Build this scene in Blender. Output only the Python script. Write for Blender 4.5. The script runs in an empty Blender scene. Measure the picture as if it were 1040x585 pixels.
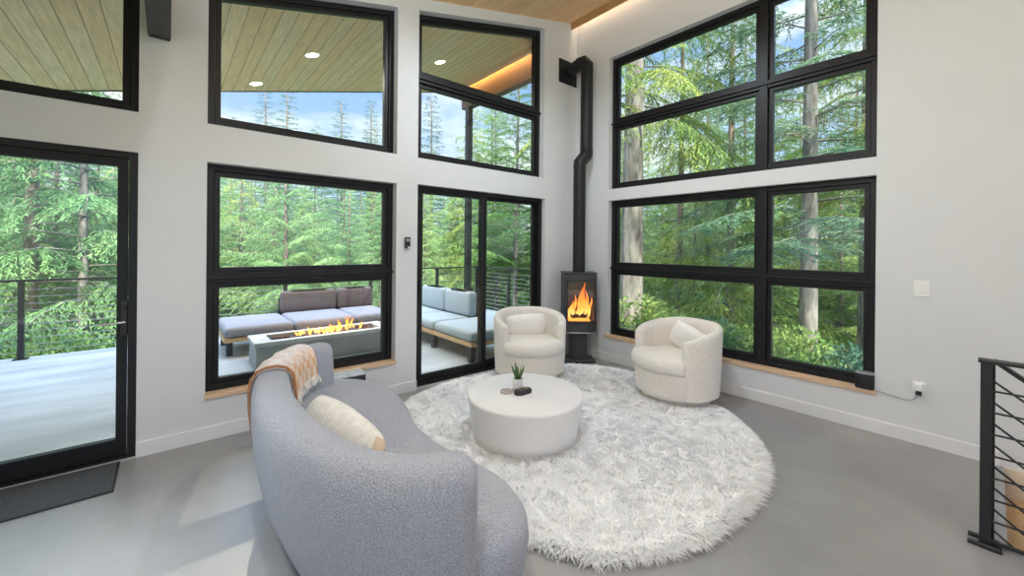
import bpy, bmesh, math, random
import numpy as np
from mathutils import Vector, Matrix

SC = bpy.context.scene
COL = SC.collection
PI = math.pi

# ------------------------------------------------------------------ view
vs = SC.view_settings
SC.display_settings.display_device = 'sRGB'
vs.view_transform = 'Standard'
vs.look = 'None'
vs.gamma = 1.0
vs.exposure = 0.68
ROOM = 38.0
SKYLOC = (9.3, 4.4, 3.1)
vs.use_curve_mapping = False
SC.cycles.max_bounces = 14
SC.cycles.diffuse_bounces = 10
SC.cycles.glossy_bounces = 4
SC.cycles.transmission_bounces = 4
SC.cycles.transparent_max_bounces = 16
SC.cycles.sample_clamp_indirect = 6.0
SC.cycles.caustics_reflective = False
SC.cycles.caustics_refractive = False

# ------------------------------------------------------------------ materials
def new_mat(name):
    m = bpy.data.materials.new(name)
    m.use_nodes = True
    nt = m.node_tree
    for n in list(nt.nodes):
        nt.nodes.remove(n)
    out = nt.nodes.new('ShaderNodeOutputMaterial')
    return m, nt, out

def N(nt, kind, **kw):
    n = nt.nodes.new(kind)
    for k, v in kw.items():
        if k in n.inputs.keys() if hasattr(n.inputs, 'keys') else False:
            n.inputs[k].default_value = v
        else:
            setattr(n, k, v)
    return n

def L(nt, a, b):
    nt.links.new(a, b)

def ramp(nt, fac, stops):
    r = nt.nodes.new('ShaderNodeValToRGB')
    els = r.color_ramp.elements
    while len(els) < len(stops):
        els.new(0.5)
    for e, (p, c) in zip(els, stops):
        e.position = p
        e.color = (c[0], c[1], c[2], 1)
    L(nt, fac, r.inputs['Fac'])
    return r.outputs['Color']

def mat(name, c1, c2=None, scale=8.0, rough=0.6, metal=0.0, bump=0.0, bscale=None, detail=3.0,
        stretch=None, spec=0.5, sheen=0.0, lo=0.35, hi=0.65):
    """Principled material whose colour is mottled by noise between c1 and c2, with an optional noise bump."""
    m, nt, out = new_mat(name)
    b = nt.nodes.new('ShaderNodeBsdfPrincipled')
    L(nt, b.outputs['BSDF'], out.inputs['Surface'])
    b.inputs['Roughness'].default_value = rough
    b.inputs['Metallic'].default_value = metal
    b.inputs['Specular IOR Level'].default_value = spec
    if sheen:
        b.inputs['Sheen Weight'].default_value = sheen
        b.inputs['Sheen Roughness'].default_value = 0.5
    tc = nt.nodes.new('ShaderNodeTexCoord')
    vec = tc.outputs['Object']
    if stretch:
        mp = nt.nodes.new('ShaderNodeMapping')
        mp.inputs['Scale'].default_value = stretch
        L(nt, vec, mp.inputs['Vector'])
        vec = mp.outputs['Vector']
    no = nt.nodes.new('ShaderNodeTexNoise')
    no.inputs['Scale'].default_value = scale
    no.inputs['Detail'].default_value = detail
    L(nt, vec, no.inputs['Vector'])
    c2 = c2 or tuple(x * 0.94 for x in c1)
    L(nt, ramp(nt, no.outputs['Fac'], [(lo, c1), (hi, c2)]), b.inputs['Base Color'])
    if bump:
        n2 = nt.nodes.new('ShaderNodeTexNoise')
        n2.inputs['Scale'].default_value = bscale or scale * 3
        n2.inputs['Detail'].default_value = 2
        L(nt, vec, n2.inputs['Vector'])
        bp = nt.nodes.new('ShaderNodeBump')
        bp.inputs['Strength'].default_value = bump
        bp.inputs['Distance'].default_value = 0.01
        L(nt, n2.outputs['Fac'], bp.inputs['Height'])
        L(nt, bp.outputs['Normal'], b.inputs['Normal'])
    return m

def emis(name, col, strength):
    m, nt, out = new_mat(name)
    e = nt.nodes.new('ShaderNodeEmission')
    e.inputs['Color'].default_value = (*col, 1)
    e.inputs['Strength'].default_value = strength
    L(nt, e.outputs[0], out.inputs['Surface'])
    return m

def plank_mat(name, cols, width=0.14, axis='X', rough=0.5, groove=0.35, along=0.5):
    """Boards running along the other horizontal axis: per-board tint, grain and dark joints."""
    m, nt, out = new_mat(name)
    b = nt.nodes.new('ShaderNodeBsdfPrincipled')
    b.inputs['Roughness'].default_value = rough
    L(nt, b.outputs[0], out.inputs[0])
    tc = nt.nodes.new('ShaderNodeTexCoord')
    sep = nt.nodes.new('ShaderNodeSeparateXYZ')
    L(nt, tc.outputs['Object'], sep.inputs[0])
    dv = N(nt, 'ShaderNodeMath', operation='DIVIDE')
    L(nt, sep.outputs[axis], dv.inputs[0]); dv.inputs[1].default_value = width
    fl = N(nt, 'ShaderNodeMath', operation='FLOOR'); L(nt, dv.outputs[0], fl.inputs[0])
    fr = N(nt, 'ShaderNodeMath', operation='FRACT'); L(nt, dv.outputs[0], fr.inputs[0])
    # boards have a limited length: offset each row and cut along the other axis
    other = 'Y' if axis == 'X' else 'X'
    wn = N(nt, 'ShaderNodeTexWhiteNoise', noise_dimensions='1D'); L(nt, fl.outputs[0], wn.inputs['W'])
    ad = N(nt, 'ShaderNodeMath', operation='MULTIPLY_ADD')
    L(nt, sep.outputs[other], ad.inputs[0]); ad.inputs[1].default_value = along * 0.5
    ad0 = N(nt, 'ShaderNodeMath', operation='MULTIPLY'); L(nt, wn.outputs['Value'], ad0.inputs[0]); ad0.inputs[1].default_value = 7.0
    L(nt, ad0.outputs[0], ad.inputs[2])
    fl2 = N(nt, 'ShaderNodeMath', operation='FLOOR'); L(nt, ad.outputs[0], fl2.inputs[0])
    cmb = nt.nodes.new('ShaderNodeCombineXYZ'); L(nt, fl.outputs[0], cmb.inputs[0]); L(nt, fl2.outputs[0], cmb.inputs[1])
    wn2 = N(nt, 'ShaderNodeTexWhiteNoise', noise_dimensions='3D'); L(nt, cmb.outputs[0], wn2.inputs['Vector'])
    k = len(cols)
    base = ramp(nt, wn2.outputs['Value'], [(i / (k - 1), c) for i, c in enumerate(cols)])
    mp = nt.nodes.new('ShaderNodeMapping')
    mp.inputs['Scale'].default_value = (30, 2, 30) if axis == 'X' else (2, 30, 30)
    L(nt, tc.outputs['Object'], mp.inputs[0])
    no = nt.nodes.new('ShaderNodeTexNoise'); no.inputs['Scale'].default_value = 1.5; no.inputs['Detail'].default_value = 4
    L(nt, mp.outputs[0], no.inputs['Vector'])
    g = ramp(nt, no.outputs['Fac'], [(0.3, (0.82, 0.80, 0.78)), (0.7, (1.08, 1.06, 1.04))])
    mx = N(nt, 'ShaderNodeMix', data_type='RGBA', blend_type='MULTIPLY')
    mx.inputs['Factor'].default_value = 1
    L(nt, base, mx.inputs[6]); L(nt, g, mx.inputs[7])
    # joint line
    ab = N(nt, 'ShaderNodeMath', operation='SUBTRACT'); L(nt, fr.outputs[0], ab.inputs[0]); ab.inputs[1].default_value = 0.5
    ab2 = N(nt, 'ShaderNodeMath', operation='ABSOLUTE'); L(nt, ab.outputs[0], ab2.inputs[0])
    j = ramp(nt, ab2.outputs[0], [(0.455, (1, 1, 1)), (0.485, (groove, groove * 0.9, groove * 0.8))])
    mx2 = N(nt, 'ShaderNodeMix', data_type='RGBA', blend_type='MULTIPLY')
    mx2.inputs['Factor'].default_value = 1
    L(nt, mx.outputs[2], mx2.inputs[6]); L(nt, j, mx2.inputs[7])
    L(nt, mx2.outputs[2], b.inputs['Base Color'])
    return m

def glass_mat(name, tint=(0.93, 0.97, 0.95), refl=0.05):
    m, nt, out = new_mat(name)
    t = nt.nodes.new('ShaderNodeBsdfTransparent'); t.inputs['Color'].default_value = (*tint, 1)
    g = nt.nodes.new('ShaderNodeBsdfGlossy'); g.inputs['Roughness'].default_value = 0.0
    lw = nt.nodes.new('ShaderNodeLayerWeight'); lw.inputs['Blend'].default_value = 0.25
    mm = N(nt, 'ShaderNodeMath', operation='MULTIPLY_ADD')
    L(nt, lw.outputs['Fresnel'], mm.inputs[0]); mm.inputs[1].default_value = 0.7; mm.inputs[2].default_value = refl * 0.3
    mx = nt.nodes.new('ShaderNodeMixShader')
    L(nt, mm.outputs[0], mx.inputs[0]); L(nt, t.outputs[0], mx.inputs[1]); L(nt, g.outputs[0], mx.inputs[2])
    L(nt, mx.outputs[0], out.inputs[0])
    return m

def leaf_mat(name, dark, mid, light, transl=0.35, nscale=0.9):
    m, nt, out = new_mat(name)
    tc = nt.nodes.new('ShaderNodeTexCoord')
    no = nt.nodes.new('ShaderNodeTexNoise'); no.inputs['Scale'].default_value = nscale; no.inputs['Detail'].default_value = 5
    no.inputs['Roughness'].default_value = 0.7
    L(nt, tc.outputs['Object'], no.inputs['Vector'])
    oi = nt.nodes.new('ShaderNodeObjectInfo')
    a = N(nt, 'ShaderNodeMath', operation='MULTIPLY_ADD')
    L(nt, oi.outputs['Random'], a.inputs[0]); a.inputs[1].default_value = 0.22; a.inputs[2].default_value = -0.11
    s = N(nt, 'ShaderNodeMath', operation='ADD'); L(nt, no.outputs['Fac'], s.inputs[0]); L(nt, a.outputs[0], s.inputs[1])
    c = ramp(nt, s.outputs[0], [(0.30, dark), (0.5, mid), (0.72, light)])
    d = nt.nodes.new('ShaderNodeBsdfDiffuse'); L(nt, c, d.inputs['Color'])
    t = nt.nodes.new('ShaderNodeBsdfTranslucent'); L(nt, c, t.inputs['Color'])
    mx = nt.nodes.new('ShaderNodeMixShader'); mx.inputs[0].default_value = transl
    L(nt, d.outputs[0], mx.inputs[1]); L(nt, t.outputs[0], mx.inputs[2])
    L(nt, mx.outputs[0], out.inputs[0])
    return m

def flame_mat(name, z0, z1, strength):
    m, nt, out = new_mat(name)
    tc = nt.nodes.new('ShaderNodeTexCoord')
    sep = nt.nodes.new('ShaderNodeSeparateXYZ'); L(nt, tc.outputs['Object'], sep.inputs[0])
    mr = nt.nodes.new('ShaderNodeMapRange'); L(nt, sep.outputs['Z'], mr.inputs['Value'])
    mr.inputs['From Min'].default_value = z0; mr.inputs['From Max'].default_value = z1
    no = nt.nodes.new('ShaderNodeTexNoise'); no.inputs['Scale'].default_value = 14
    L(nt, tc.outputs['Object'], no.inputs['Vector'])
    ad = N(nt, 'ShaderNodeMath', operation='MULTIPLY_ADD'); L(nt, no.outputs['Fac'], ad.inputs[0]); ad.inputs[1].default_value = 0.7
    sb = N(nt, 'ShaderNodeMath', operation='SUBTRACT'); L(nt, mr.outputs[0], sb.inputs[0]); sb.inputs[1].default_value = 0.35
    L(nt, sb.outputs[0], ad.inputs[2])
    c = ramp(nt, ad.outputs[0], [(0.0, (1, 0.62, 0.16)), (0.35, (1, 0.36, 0.05)), (0.9, (0.8, 0.12, 0.01))])
    e = nt.nodes.new('ShaderNodeEmission'); e.inputs['Strength'].default_value = strength
    L(nt, c, e.inputs['Color'])
    tr = nt.nodes.new('ShaderNodeBsdfTransparent')
    lw = nt.nodes.new('ShaderNodeLayerWeight'); lw.inputs['Blend'].default_value = 0.35
    mx = nt.nodes.new('ShaderNodeMixShader')
    L(nt, lw.outputs['Facing'], mx.inputs[0]); L(nt, e.outputs[0], mx.inputs[1]); L(nt, tr.outputs[0], mx.inputs[2])
    L(nt, mx.outputs[0], out.inputs[0])
    return m

M = {}
M['wall'] = mat('white wall paint', (0.685, 0.69, 0.70), (0.672, 0.677, 0.687), 3, rough=0.75, bump=0.03, bscale=120, spec=0.2)
M['trim'] = mat('white trim paint', (0.76, 0.755, 0.745), (0.74, 0.735, 0.725), 4, rough=0.45)
M['siding'] = mat('dark exterior siding', (0.10, 0.10, 0.10), (0.08, 0.08, 0.08), 6, rough=0.7)
M['floor'] = None
M['frame'] = mat('black window aluminium', (0.012, 0.012, 0.013), (0.009, 0.009, 0.010), 20, rough=0.4, spec=0.3)
M['black'] = mat('black powder coated steel', (0.018, 0.018, 0.019), (0.013, 0.013, 0.014), 30, rough=0.45)
M['iron'] = mat('dark grey cast iron', (0.045, 0.048, 0.05), (0.036, 0.038, 0.04), 40, rough=0.5, bump=0.05, bscale=200)
M['flue'] = mat('matt black flue steel', (0.016, 0.016, 0.017), (0.012, 0.012, 0.013), 20, rough=0.5, spec=0.3)
M['sill'] = mat('pale maple sill', (0.72, 0.50, 0.33), (0.64, 0.43, 0.27), 3, rough=0.4, stretch=(3, 3, 30))
M['ceil'] = plank_mat('warm wood ceiling boards', [(0.90, 0.62, 0.335), (0.95, 0.69, 0.40), (0.86, 0.57, 0.30), (0.93, 0.65, 0.37)], 0.14, 'X', groove=0.8)
M['soffit'] = plank_mat('cedar soffit boards', [(0.88, 0.64, 0.38), (0.92, 0.73, 0.48), (0.86, 0.70, 0.45), (0.90, 0.65, 0.38), (0.88, 0.72, 0.48)], 0.14, 'X', groove=0.45)
M['valance'] = mat('stained wood valance', (0.50, 0.29, 0.12), (0.43, 0.24, 0.09), 3, rough=0.45, stretch=(8, 1, 8))
M['rim'] = mat('dark stained wood beam', (0.085, 0.052, 0.032), (0.06, 0.037, 0.023), 3, rough=0.6, stretch=(8, 1, 8))
M['deckstone'] = mat('weathered pale decking concrete', (0.47, 0.49, 0.505), (0.27, 0.29, 0.305), 1.1, rough=0.6, detail=7, stretch=(0.5, 1.9, 1), bump=0.05, bscale=30)
M['boucle'] = mat('grey blue boucle', (0.48, 0.502, 0.565), (0.27, 0.285, 0.342), 210, rough=0.95, bump=0.9, bscale=170, sheen=0.25, spec=0.1, lo=0.36, hi=0.66, detail=4)
M['cream'] = mat('cream woven upholstery', (0.80, 0.76, 0.705), (0.70, 0.655, 0.595), 90, rough=0.9, bump=0.25, bscale=140, stretch=(1, 1, 0.6), spec=0.15, sheen=0.15)
M['cushion'] = mat('off white linen', (0.88, 0.86, 0.83), (0.83, 0.805, 0.77), 70, rough=0.9, bump=0.15, bscale=160, spec=0.1)
M['fluff'] = mat('ivory plush', (0.84, 0.81, 0.76), (0.74, 0.70, 0.635), 30, rough=0.95, bump=0.5, bscale=110, sheen=0.3, spec=0.05)
M['beige'] = mat('beige plush patch', (0.68, 0.53, 0.40), (0.60, 0.46, 0.34), 40, rough=0.95, bump=0.4, bscale=120)
M['plaster'] = mat('white plaster', (0.80, 0.785, 0.765), (0.775, 0.76, 0.74), 5, rough=0.6, bump=0.02, bscale=60)
M['fur'] = mat('white shag pile', (0.95, 0.95, 0.95), (0.89, 0.89, 0.89), 14, rough=0.95, spec=0.05)
M['rugback'] = mat('rug backing', (0.90, 0.89, 0.88), (0.86, 0.85, 0.84), 20, rough=0.9)
M['matfibre'] = mat('charcoal doormat fibre', (0.10, 0.108, 0.118), (0.04, 0.044, 0.05), 180, rough=0.95, bump=0.6, bscale=220, lo=0.4, hi=0.6)
M['outfab'] = mat('blue grey outdoor fabric', (0.40, 0.47, 0.52), (0.35, 0.415, 0.465), 60, rough=0.85, bump=0.1, bscale=150)
M['mauvefab'] = mat('mauve grey outdoor fabric', (0.30, 0.295, 0.345), (0.255, 0.25, 0.295), 60, rough=0.85, bump=0.1, bscale=150)
M['shadefab'] = mat('shaded mauve outdoor fabric', (0.150, 0.112, 0.125), (0.125, 0.094, 0.106), 60, rough=0.85, bump=0.1, bscale=150)  # darkened copy of the seat fabric, shade painted into the back cushions
M['piping'] = mat('dark navy piping', (0.07, 0.08, 0.11), None, 30, rough=0.8)
M['teak'] = mat('oiled teak', (0.62, 0.42, 0.22), (0.52, 0.34, 0.17), 4, rough=0.5, stretch=(2, 2, 20))
M['concrete'] = mat('pale cast concrete', (0.50, 0.50, 0.485), (0.43, 0.43, 0.415), 5, rough=0.7, detail=5, bump=0.04, bscale=60)
M['shadeconc'] = mat('shaded cast concrete', (0.33, 0.34, 0.34), (0.27, 0.28, 0.28), 5, rough=0.6, detail=5)  # fire pit body darker than its top slab: shade put into the colour
M['lava'] = mat('red lava rock', (0.22, 0.09, 0.06), (0.10, 0.05, 0.04), 20, rough=0.9, bump=0.5, bscale=40)
M['log'] = mat('charred log bark', (0.10, 0.07, 0.05), (0.03, 0.024, 0.02), 20, rough=0.95, bump=0.5, bscale=40)
M['white'] = mat('white plastic', (0.82, 0.82, 0.81), (0.80, 0.80, 0.79), 10, rough=0.35)
M['grey'] = mat('grey plastic', (0.30, 0.31, 0.33), None, 10, rough=0.4)
M['chrome'] = mat('brushed steel', (0.62, 0.62, 0.63), (0.55, 0.55, 0.56), 50, rough=0.25, metal=1.0)
M['gloss'] = mat('glossy pale stone top', (0.62, 0.65, 0.68), (0.42, 0.45, 0.48), 12, rough=0.12)
M['navy'] = mat('dark navy lacquer', (0.022, 0.026, 0.035), None, 10, rough=0.4)
M['plant'] = mat('deep green succulent leaf', (0.12, 0.20, 0.07), (0.06, 0.12, 0.035), 30, rough=0.45)
M['soil'] = mat('dark soil', (0.05, 0.035, 0.025), None, 60, rough=1.0)
M['rose'] = mat('rose grey stone', (0.52, 0.38, 0.36), (0.36, 0.30, 0.30), 60, rough=0.4)
M['gold'] = mat('dull brass', (0.55, 0.40, 0.18), None, 20, rough=0.35, metal=0.8)
M['litwall'] = mat('warm lit stair wall', (0.74, 0.62, 0.48), (0.70, 0.58, 0.44), 3, rough=0.7)  # tan stands for warm light from below, painted into the wall colour
M['bark'] = mat('brown conifer bark', (0.30, 0.235, 0.19), (0.14, 0.11, 0.09), 6, rough=0.95, bump=0.8, bscale=14, stretch=(2.5, 2.5, 0.5), detail=6)
M['palebark'] = mat('pale grey bark', (0.36, 0.32, 0.29), (0.13, 0.112, 0.10), 5, rough=0.9, bump=0.8, bscale=14, stretch=(2.4, 2.4, 0.5), detail=6)
M['twig'] = mat('grey twig bark', (0.30, 0.27, 0.24), (0.18, 0.16, 0.14), 10, rough=0.95)
M['ground'] = mat('forest floor', (0.07, 0.10, 0.035), (0.11, 0.085, 0.05), 0.7, rough=1.0, detail=8, bump=0.6, bscale=6)
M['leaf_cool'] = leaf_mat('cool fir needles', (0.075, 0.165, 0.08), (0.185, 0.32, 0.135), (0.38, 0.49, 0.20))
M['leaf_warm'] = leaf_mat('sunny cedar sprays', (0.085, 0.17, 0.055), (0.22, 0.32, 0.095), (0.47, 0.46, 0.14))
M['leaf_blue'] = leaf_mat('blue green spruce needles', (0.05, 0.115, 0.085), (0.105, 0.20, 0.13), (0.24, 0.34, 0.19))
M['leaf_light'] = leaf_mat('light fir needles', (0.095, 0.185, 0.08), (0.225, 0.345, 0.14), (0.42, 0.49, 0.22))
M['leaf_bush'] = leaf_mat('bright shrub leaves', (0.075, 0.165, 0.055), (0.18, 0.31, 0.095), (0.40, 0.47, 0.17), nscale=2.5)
M['glass'] = glass_mat('window glass')
M['stoveglass'] = glass_mat('stove door glass', (0.9, 0.9, 0.9), 0.05)
M['led'] = emis('warm white led strip', (1.0, 0.80, 0.55), 9.0)
M['amber'] = emis('amber led strip', (1.0, 0.42, 0.10), 60.0)
M['lamp'] = emis('downlight diffuser', (1.0, 0.86, 0.66), 12.0)
M['ember'] = emis('glowing embers', (1.0, 0.25, 0.04), 2.0)

def floor_material():
    m, nt, out = new_mat('polished grey concrete')
    b = nt.nodes.new('ShaderNodeBsdfPrincipled'); L(nt, b.outputs[0], out.inputs[0])
    tc = nt.nodes.new('ShaderNodeTexCoord')
    n1 = nt.nodes.new('ShaderNodeTexNoise'); n1.inputs['Scale'].default_value = 0.8; n1.inputs['Detail'].default_value = 3.5
    n1.inputs['Distortion'].default_value = 0.8; n1.inputs['Roughness'].default_value = 0.6
    L(nt, tc.outputs['Object'], n1.inputs['Vector'])
    L(nt, ramp(nt, n1.outputs['Fac'], [(0.28, (0.235, 0.232, 0.23)), (0.5, (0.275, 0.272, 0.27)), (0.72, (0.325, 0.322, 0.32))]), b.inputs['Base Color'])
    n2 = nt.nodes.new('ShaderNodeTexNoise'); n2.inputs['Scale'].default_value = 2.5; n2.inputs['Detail'].default_value = 4
    L(nt, tc.outputs['Object'], n2.inputs['Vector'])
    rr = nt.nodes.new('ShaderNodeMapRange'); L(nt, n2.outputs['Fac'], rr.inputs['Value'])
    rr.inputs['To Min'].default_value = 0.34; rr.inputs['To Max'].default_value = 0.40
    L(nt, rr.outputs[0], b.inputs['Roughness'])
    b.inputs['Specular IOR Level'].default_value = 0.9
    return m
M['floor'] = floor_material()

# ------------------------------------------------------------------ mesh helper
class MB:
    def __init__(s):
        s.v = []; s.f = []
    def add(s, verts, faces):
        o = len(s.v)
        s.v += [tuple(p) for p in verts]
        s.f += [tuple(i + o for i in f) for f in faces]
        return s
    def hexa(s, p):   # 8 points: bottom ring 0-3, top ring 4-7
        return s.add(p, [(0, 3, 2, 1), (4, 5, 6, 7), (0, 1, 5, 4), (1, 2, 6, 5), (2, 3, 7, 6), (3, 0, 4, 7)])
    def box(s, x0, x1, y0, y1, z0, z1):
        return s.hexa([(x0, y0, z0), (x1, y0, z0), (x1, y1, z0), (x0, y1, z0), (x0, y0, z1), (x1, y0, z1), (x1, y1, z1), (x0, y1, z1)])
    def obox(s, c, ux, uy, hx, hy, z0, z1):   # box turned in plan: centre c, unit axes ux, uy, half sizes
        c = Vector((c[0], c[1], 0)); ux = Vector((*ux, 0)); uy = Vector((*uy, 0))
        q = [c - ux * hx - uy * hy, c + ux * hx - uy * hy, c + ux * hx + uy * hy, c - ux * hx + uy * hy]
        return s.hexa([(p.x, p.y, z0) for p in q] + [(p.x, p.y, z1) for p in q])
    def loft(s, rings, cap0=True, cap1=True, closed=True):
        n = len(rings[0]); o = len(s.v)
        for r in rings:
            s.v += [tuple(p) for p in r]
        for i in range(len(rings) - 1):
            for j in range(n if closed else n - 1):
                a = o + i * n + j; b = o + i * n + (j + 1) % n
                s.f.append((a, b, b + n, a + n))
        if cap0: s.f.append(tuple(o + j for j in reversed(range(n))))
        if cap1: s.f.append(tuple(o + (len(rings) - 1) * n + j for j in range(n)))
        return s
    def lathe(s, prof, seg=48, c=(0, 0, 0), sx=1.0, sy=1.0, rot=0.0, caps=True):
        rings = []
        for r, z in prof:
            ring = []
            for k in range(seg):
                a = 2 * PI * k / seg
                x, y = r * sx * math.cos(a), r * sy * math.sin(a)
                ring.append((c[0] + x * math.cos(rot) - y * math.sin(rot), c[1] + x * math.sin(rot) + y * math.cos(rot), c[2] + z))
            rings.append(ring)
        return s.loft(rings, caps, caps)
    def tube(s, pts, r, seg=8):
        pts = [Vector(p) for p in pts]; n = len(pts)
        rad = r if isinstance(r, (list, tuple)) else [r] * n
        rings = []
        prev = None
        for i, p in enumerate(pts):
            d = (pts[min(i + 1, n - 1)] - pts[max(i - 1, 0)]).normalized()
            if prev is None:
                a = Vector((0, 0, 1)) if abs(d.z) < 0.9 else Vector((1, 0, 0))
                u = d.cross(a).normalized()
            else:
                u = (prev - d * prev.dot(d)).normalized()
            prev = u
            w = d.cross(u)
            rings.append([p + (u * math.cos(2 * PI * k / seg) + w * math.sin(2 * PI * k / seg)) * rad[i] for k in range(seg)])
        return s.loft(rings)
    def ringprism(s, outer, inner, fn, d0, d1):
        """frame: outer and inner polygons (a,b) pairs extruded from depth d0 to d1; fn(a,b,d)->xyz"""
        n = len(outer); o = len(s.v)
        for poly, d in ((outer, d0), (inner, d0), (outer, d1), (inner, d1)):
            s.v += [tuple(fn(a, b, d)) for a, b in poly]
        for j in range(n):
            k = (j + 1) % n
            s.f += [(o + j, o + k, o + n + k, o + n + j), (o + 2 * n + k, o + 2 * n + j, o + 3 * n + j, o + 3 * n + k),
                    (o + k, o + j, o + 2 * n + j, o + 2 * n + k), (o + n + j, o + n + k, o + 3 * n + k, o + 3 * n + j)]
        return s
    def polyprism(s, poly, fn, d0, d1):
        n = len(poly)
        return s.loft([[fn(a, b, d0) for a, b in poly], [fn(a, b, d1) for a, b in poly]])
    def build(s, name, m, parent=None, smooth=False, bevel=0.0, origin=None, sub=0, angle=40):
        me = bpy.data.meshes.new(name)
        vv = s.v
        if origin is not None:
            vv = [(p[0] - origin[0], p[1] - origin[1], p[2] - origin[2]) for p in vv]
        me.from_pydata(vv, [], s.f)
        bm = bmesh.new(); bm.from_mesh(me)
        bmesh.ops.recalc_face_normals(bm, faces=bm.faces)
        bm.to_mesh(me); bm.free()
        me.materials.append(M[m] if isinstance(m, str) else m)
        o = bpy.data.objects.new(name, me)
        COL.objects.link(o)
        if origin is not None:
            o.location = origin
        if parent is not None:
            o.parent = parent
            o.matrix_parent_inverse = Matrix.Translation(-Vector(parent.location)) if parent.type == 'EMPTY' else parent_inv(parent)
        if smooth:
            me.polygons.foreach_set('use_smooth', [True] * len(me.polygons))
            if not sub:
                e = o.modifiers.new('edges', 'EDGE_SPLIT'); e.split_angle = math.radians(angle)
        if bevel:
            b = o.modifiers.new('bevel', 'BEVEL'); b.width = bevel; b.segments = 2; b.limit_method = 'ANGLE'
            b.angle_limit = math.radians(40)
        if sub:
            sm = o.modifiers.new('sub', 'SUBSURF'); sm.levels = sub; sm.render_levels = sub
        return o

def parent_inv(p):
    t = Vector((0, 0, 0)); q = p
    while q is not None:
        t += Vector(q.location); q = q.parent
    # parents here are never rotated when built; their world offset is location + parent inverse
    return Matrix.Translation(-world_loc(p))

def world_loc(o):
    m = Matrix.Translation(o.location)
    q = o
    while q.parent is not None:
        m = q.parent.matrix_basis @ q.matrix_parent_inverse @ m if False else m
        q = q.parent
    # every object is built in world coordinates, so an origin equals its own location
    return Vector(o.location)

def tag(o, label=None, cat=None, group=None, kind=None):
    if label: o['label'] = label
    if cat: o['category'] = cat
    if group: o['group'] = group
    if kind: o['kind'] = kind
    return o

def empty(name, loc=(0, 0, 0), label=None, cat=None, group=None, kind=None):
    o = bpy.data.objects.new(name, None)
    o.empty_display_size = 0.1
    COL.objects.link(o); o.location = loc
    return tag(o, label, cat, group, kind)

def copy_tree(o, parent=None):
    c = o.copy(); COL.objects.link(c)
    if parent is not None:
        c.parent = parent
    for ch in list(o.children):
        copy_tree(ch, c)
    return c

# ------------------------------------------------------------------ camera
cam_d = bpy.data.cameras.new('camera')
cam = bpy.data.objects.new('camera', cam_d)
COL.objects.link(cam)
YAW, ROLL, F = 0.7013, 0.0091, 412.67
fw = Vector((math.sin(YAW), math.cos(YAW), 0))
rt0 = Vector((math.cos(YAW), -math.sin(YAW), 0))
up0 = Vector((0, 0, 1))
rt = rt0 * math.cos(ROLL) + up0 * math.sin(ROLL)
up = up0 * math.cos(ROLL) - rt0 * math.sin(ROLL)
CAM = Vector((-4.3269, -3.7632, 1.46))
cam.matrix_world = Matrix(((rt.x, up.x, -fw.x, CAM.x), (rt.y, up.y, -fw.y, CAM.y), (rt.z, up.z, -fw.z, CAM.z), (0, 0, 0, 1)))
cam_d.sensor_width = 36
cam_d.lens = 36 * F / 1040
cam_d.shift_y = -42.02 / 1040
cam_d.clip_start = 0.05
cam_d.clip_end = 400
SC.camera = cam

# ------------------------------------------------------------------ room shell
def ceil_z(x): return 4.564 + 0.248 * x
def top_z(x): return 4.448 + 0.25 * x       # sloping heads of the upper windows in the left wall

def fA(a, b, d): return (a, d, b)            # left wall plane: a = x, b = z, d = depth outwards (+y)
def fB(a, b, d): return (d, a, b)            # right wall plane: a = y, b = z, d = depth outwards (+x)

def wall_with_holes(name, a0, a1, zb, ztop, holes, fn, d0, d1, m):
    """holes: (a0, a1, z0, z1) with z1 a number or a function of a"""
    mb = MB()
    cuts = sorted({a0, a1, *[h[0] for h in holes], *[h[1] for h in holes]})
    cuts = [c for c in cuts if a0 - 1e-6 <= c <= a1 + 1e-6]
    zf = lambda z, a: z(a) if callable(z) else z
    for l, r in zip(cuts, cuts[1:]):
        hs = sorted([h for h in holes if h[0] <= l + 1e-6 and h[1] >= r - 1e-6], key=lambda h: zf(h[2], l))
        lo = zb
        segs = []
        for h in hs:
            segs.append((lo, h[2])); lo = h[3]
        segs.append((lo, ztop))
        for b, t in segs:
            if zf(t, l) - zf(b, l) < 1e-4: continue
            p = [fn(l, zf(b, l), d0), fn(r, zf(b, r), d0), fn(r, zf(b, r), d1), fn(l, zf(b, l), d1),
                 fn(l, zf(t, l), d0), fn(r, zf(t, r), d0), fn(r, zf(t, r), d1), fn(l, zf(t, l), d1)]
            mb.hexa(p)
    o = mb.build(name, m)
    return tag(o, kind='structure')

DX0, DX1 = -5.62, -4.49          # glass door opening
WX0, WX1 = -4.114, -2.63         # left windows
SX0, SX1 = -2.405, -0.59         # sliding door
RY0, RY1 = -3.157, -0.555        # right windows
ZU = 2.353
left_holes = [(DX0, DX1, 0.0, 2.077), (-6.4, DX1, ZU, top_z), (WX0, WX1, 0.335, 2.07), (WX0, WX1, ZU, top_z),
              (SX0, SX1, 0.0, 2.085), (SX0, -0.622, ZU, top_z)]
right_holes = [(RY0, RY1, 0.335, 2.062), (RY0, RY1, 2.208, 3.90)]
wall_with_holes('wall_left', -9.0, 0.0, -0.3, ceil_z, left_holes, fA, 0.0, 0.17, 'wall')
wall_with_holes('wall_right', -8.0, 0.2, -2.9, 4.95, right_holes, fB, 0.0, 0.2, 'wall')
# dark cladding on the outside of the left wall, seen only from the deck
cl = [(h[0], h[1], h[2], h[3]) for h in left_holes]
wall_with_holes('wall_cladding', -9.0, 0.2, -0.3, ceil_z, cl, fA, 0.17, 0.2, 'siding')

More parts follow.
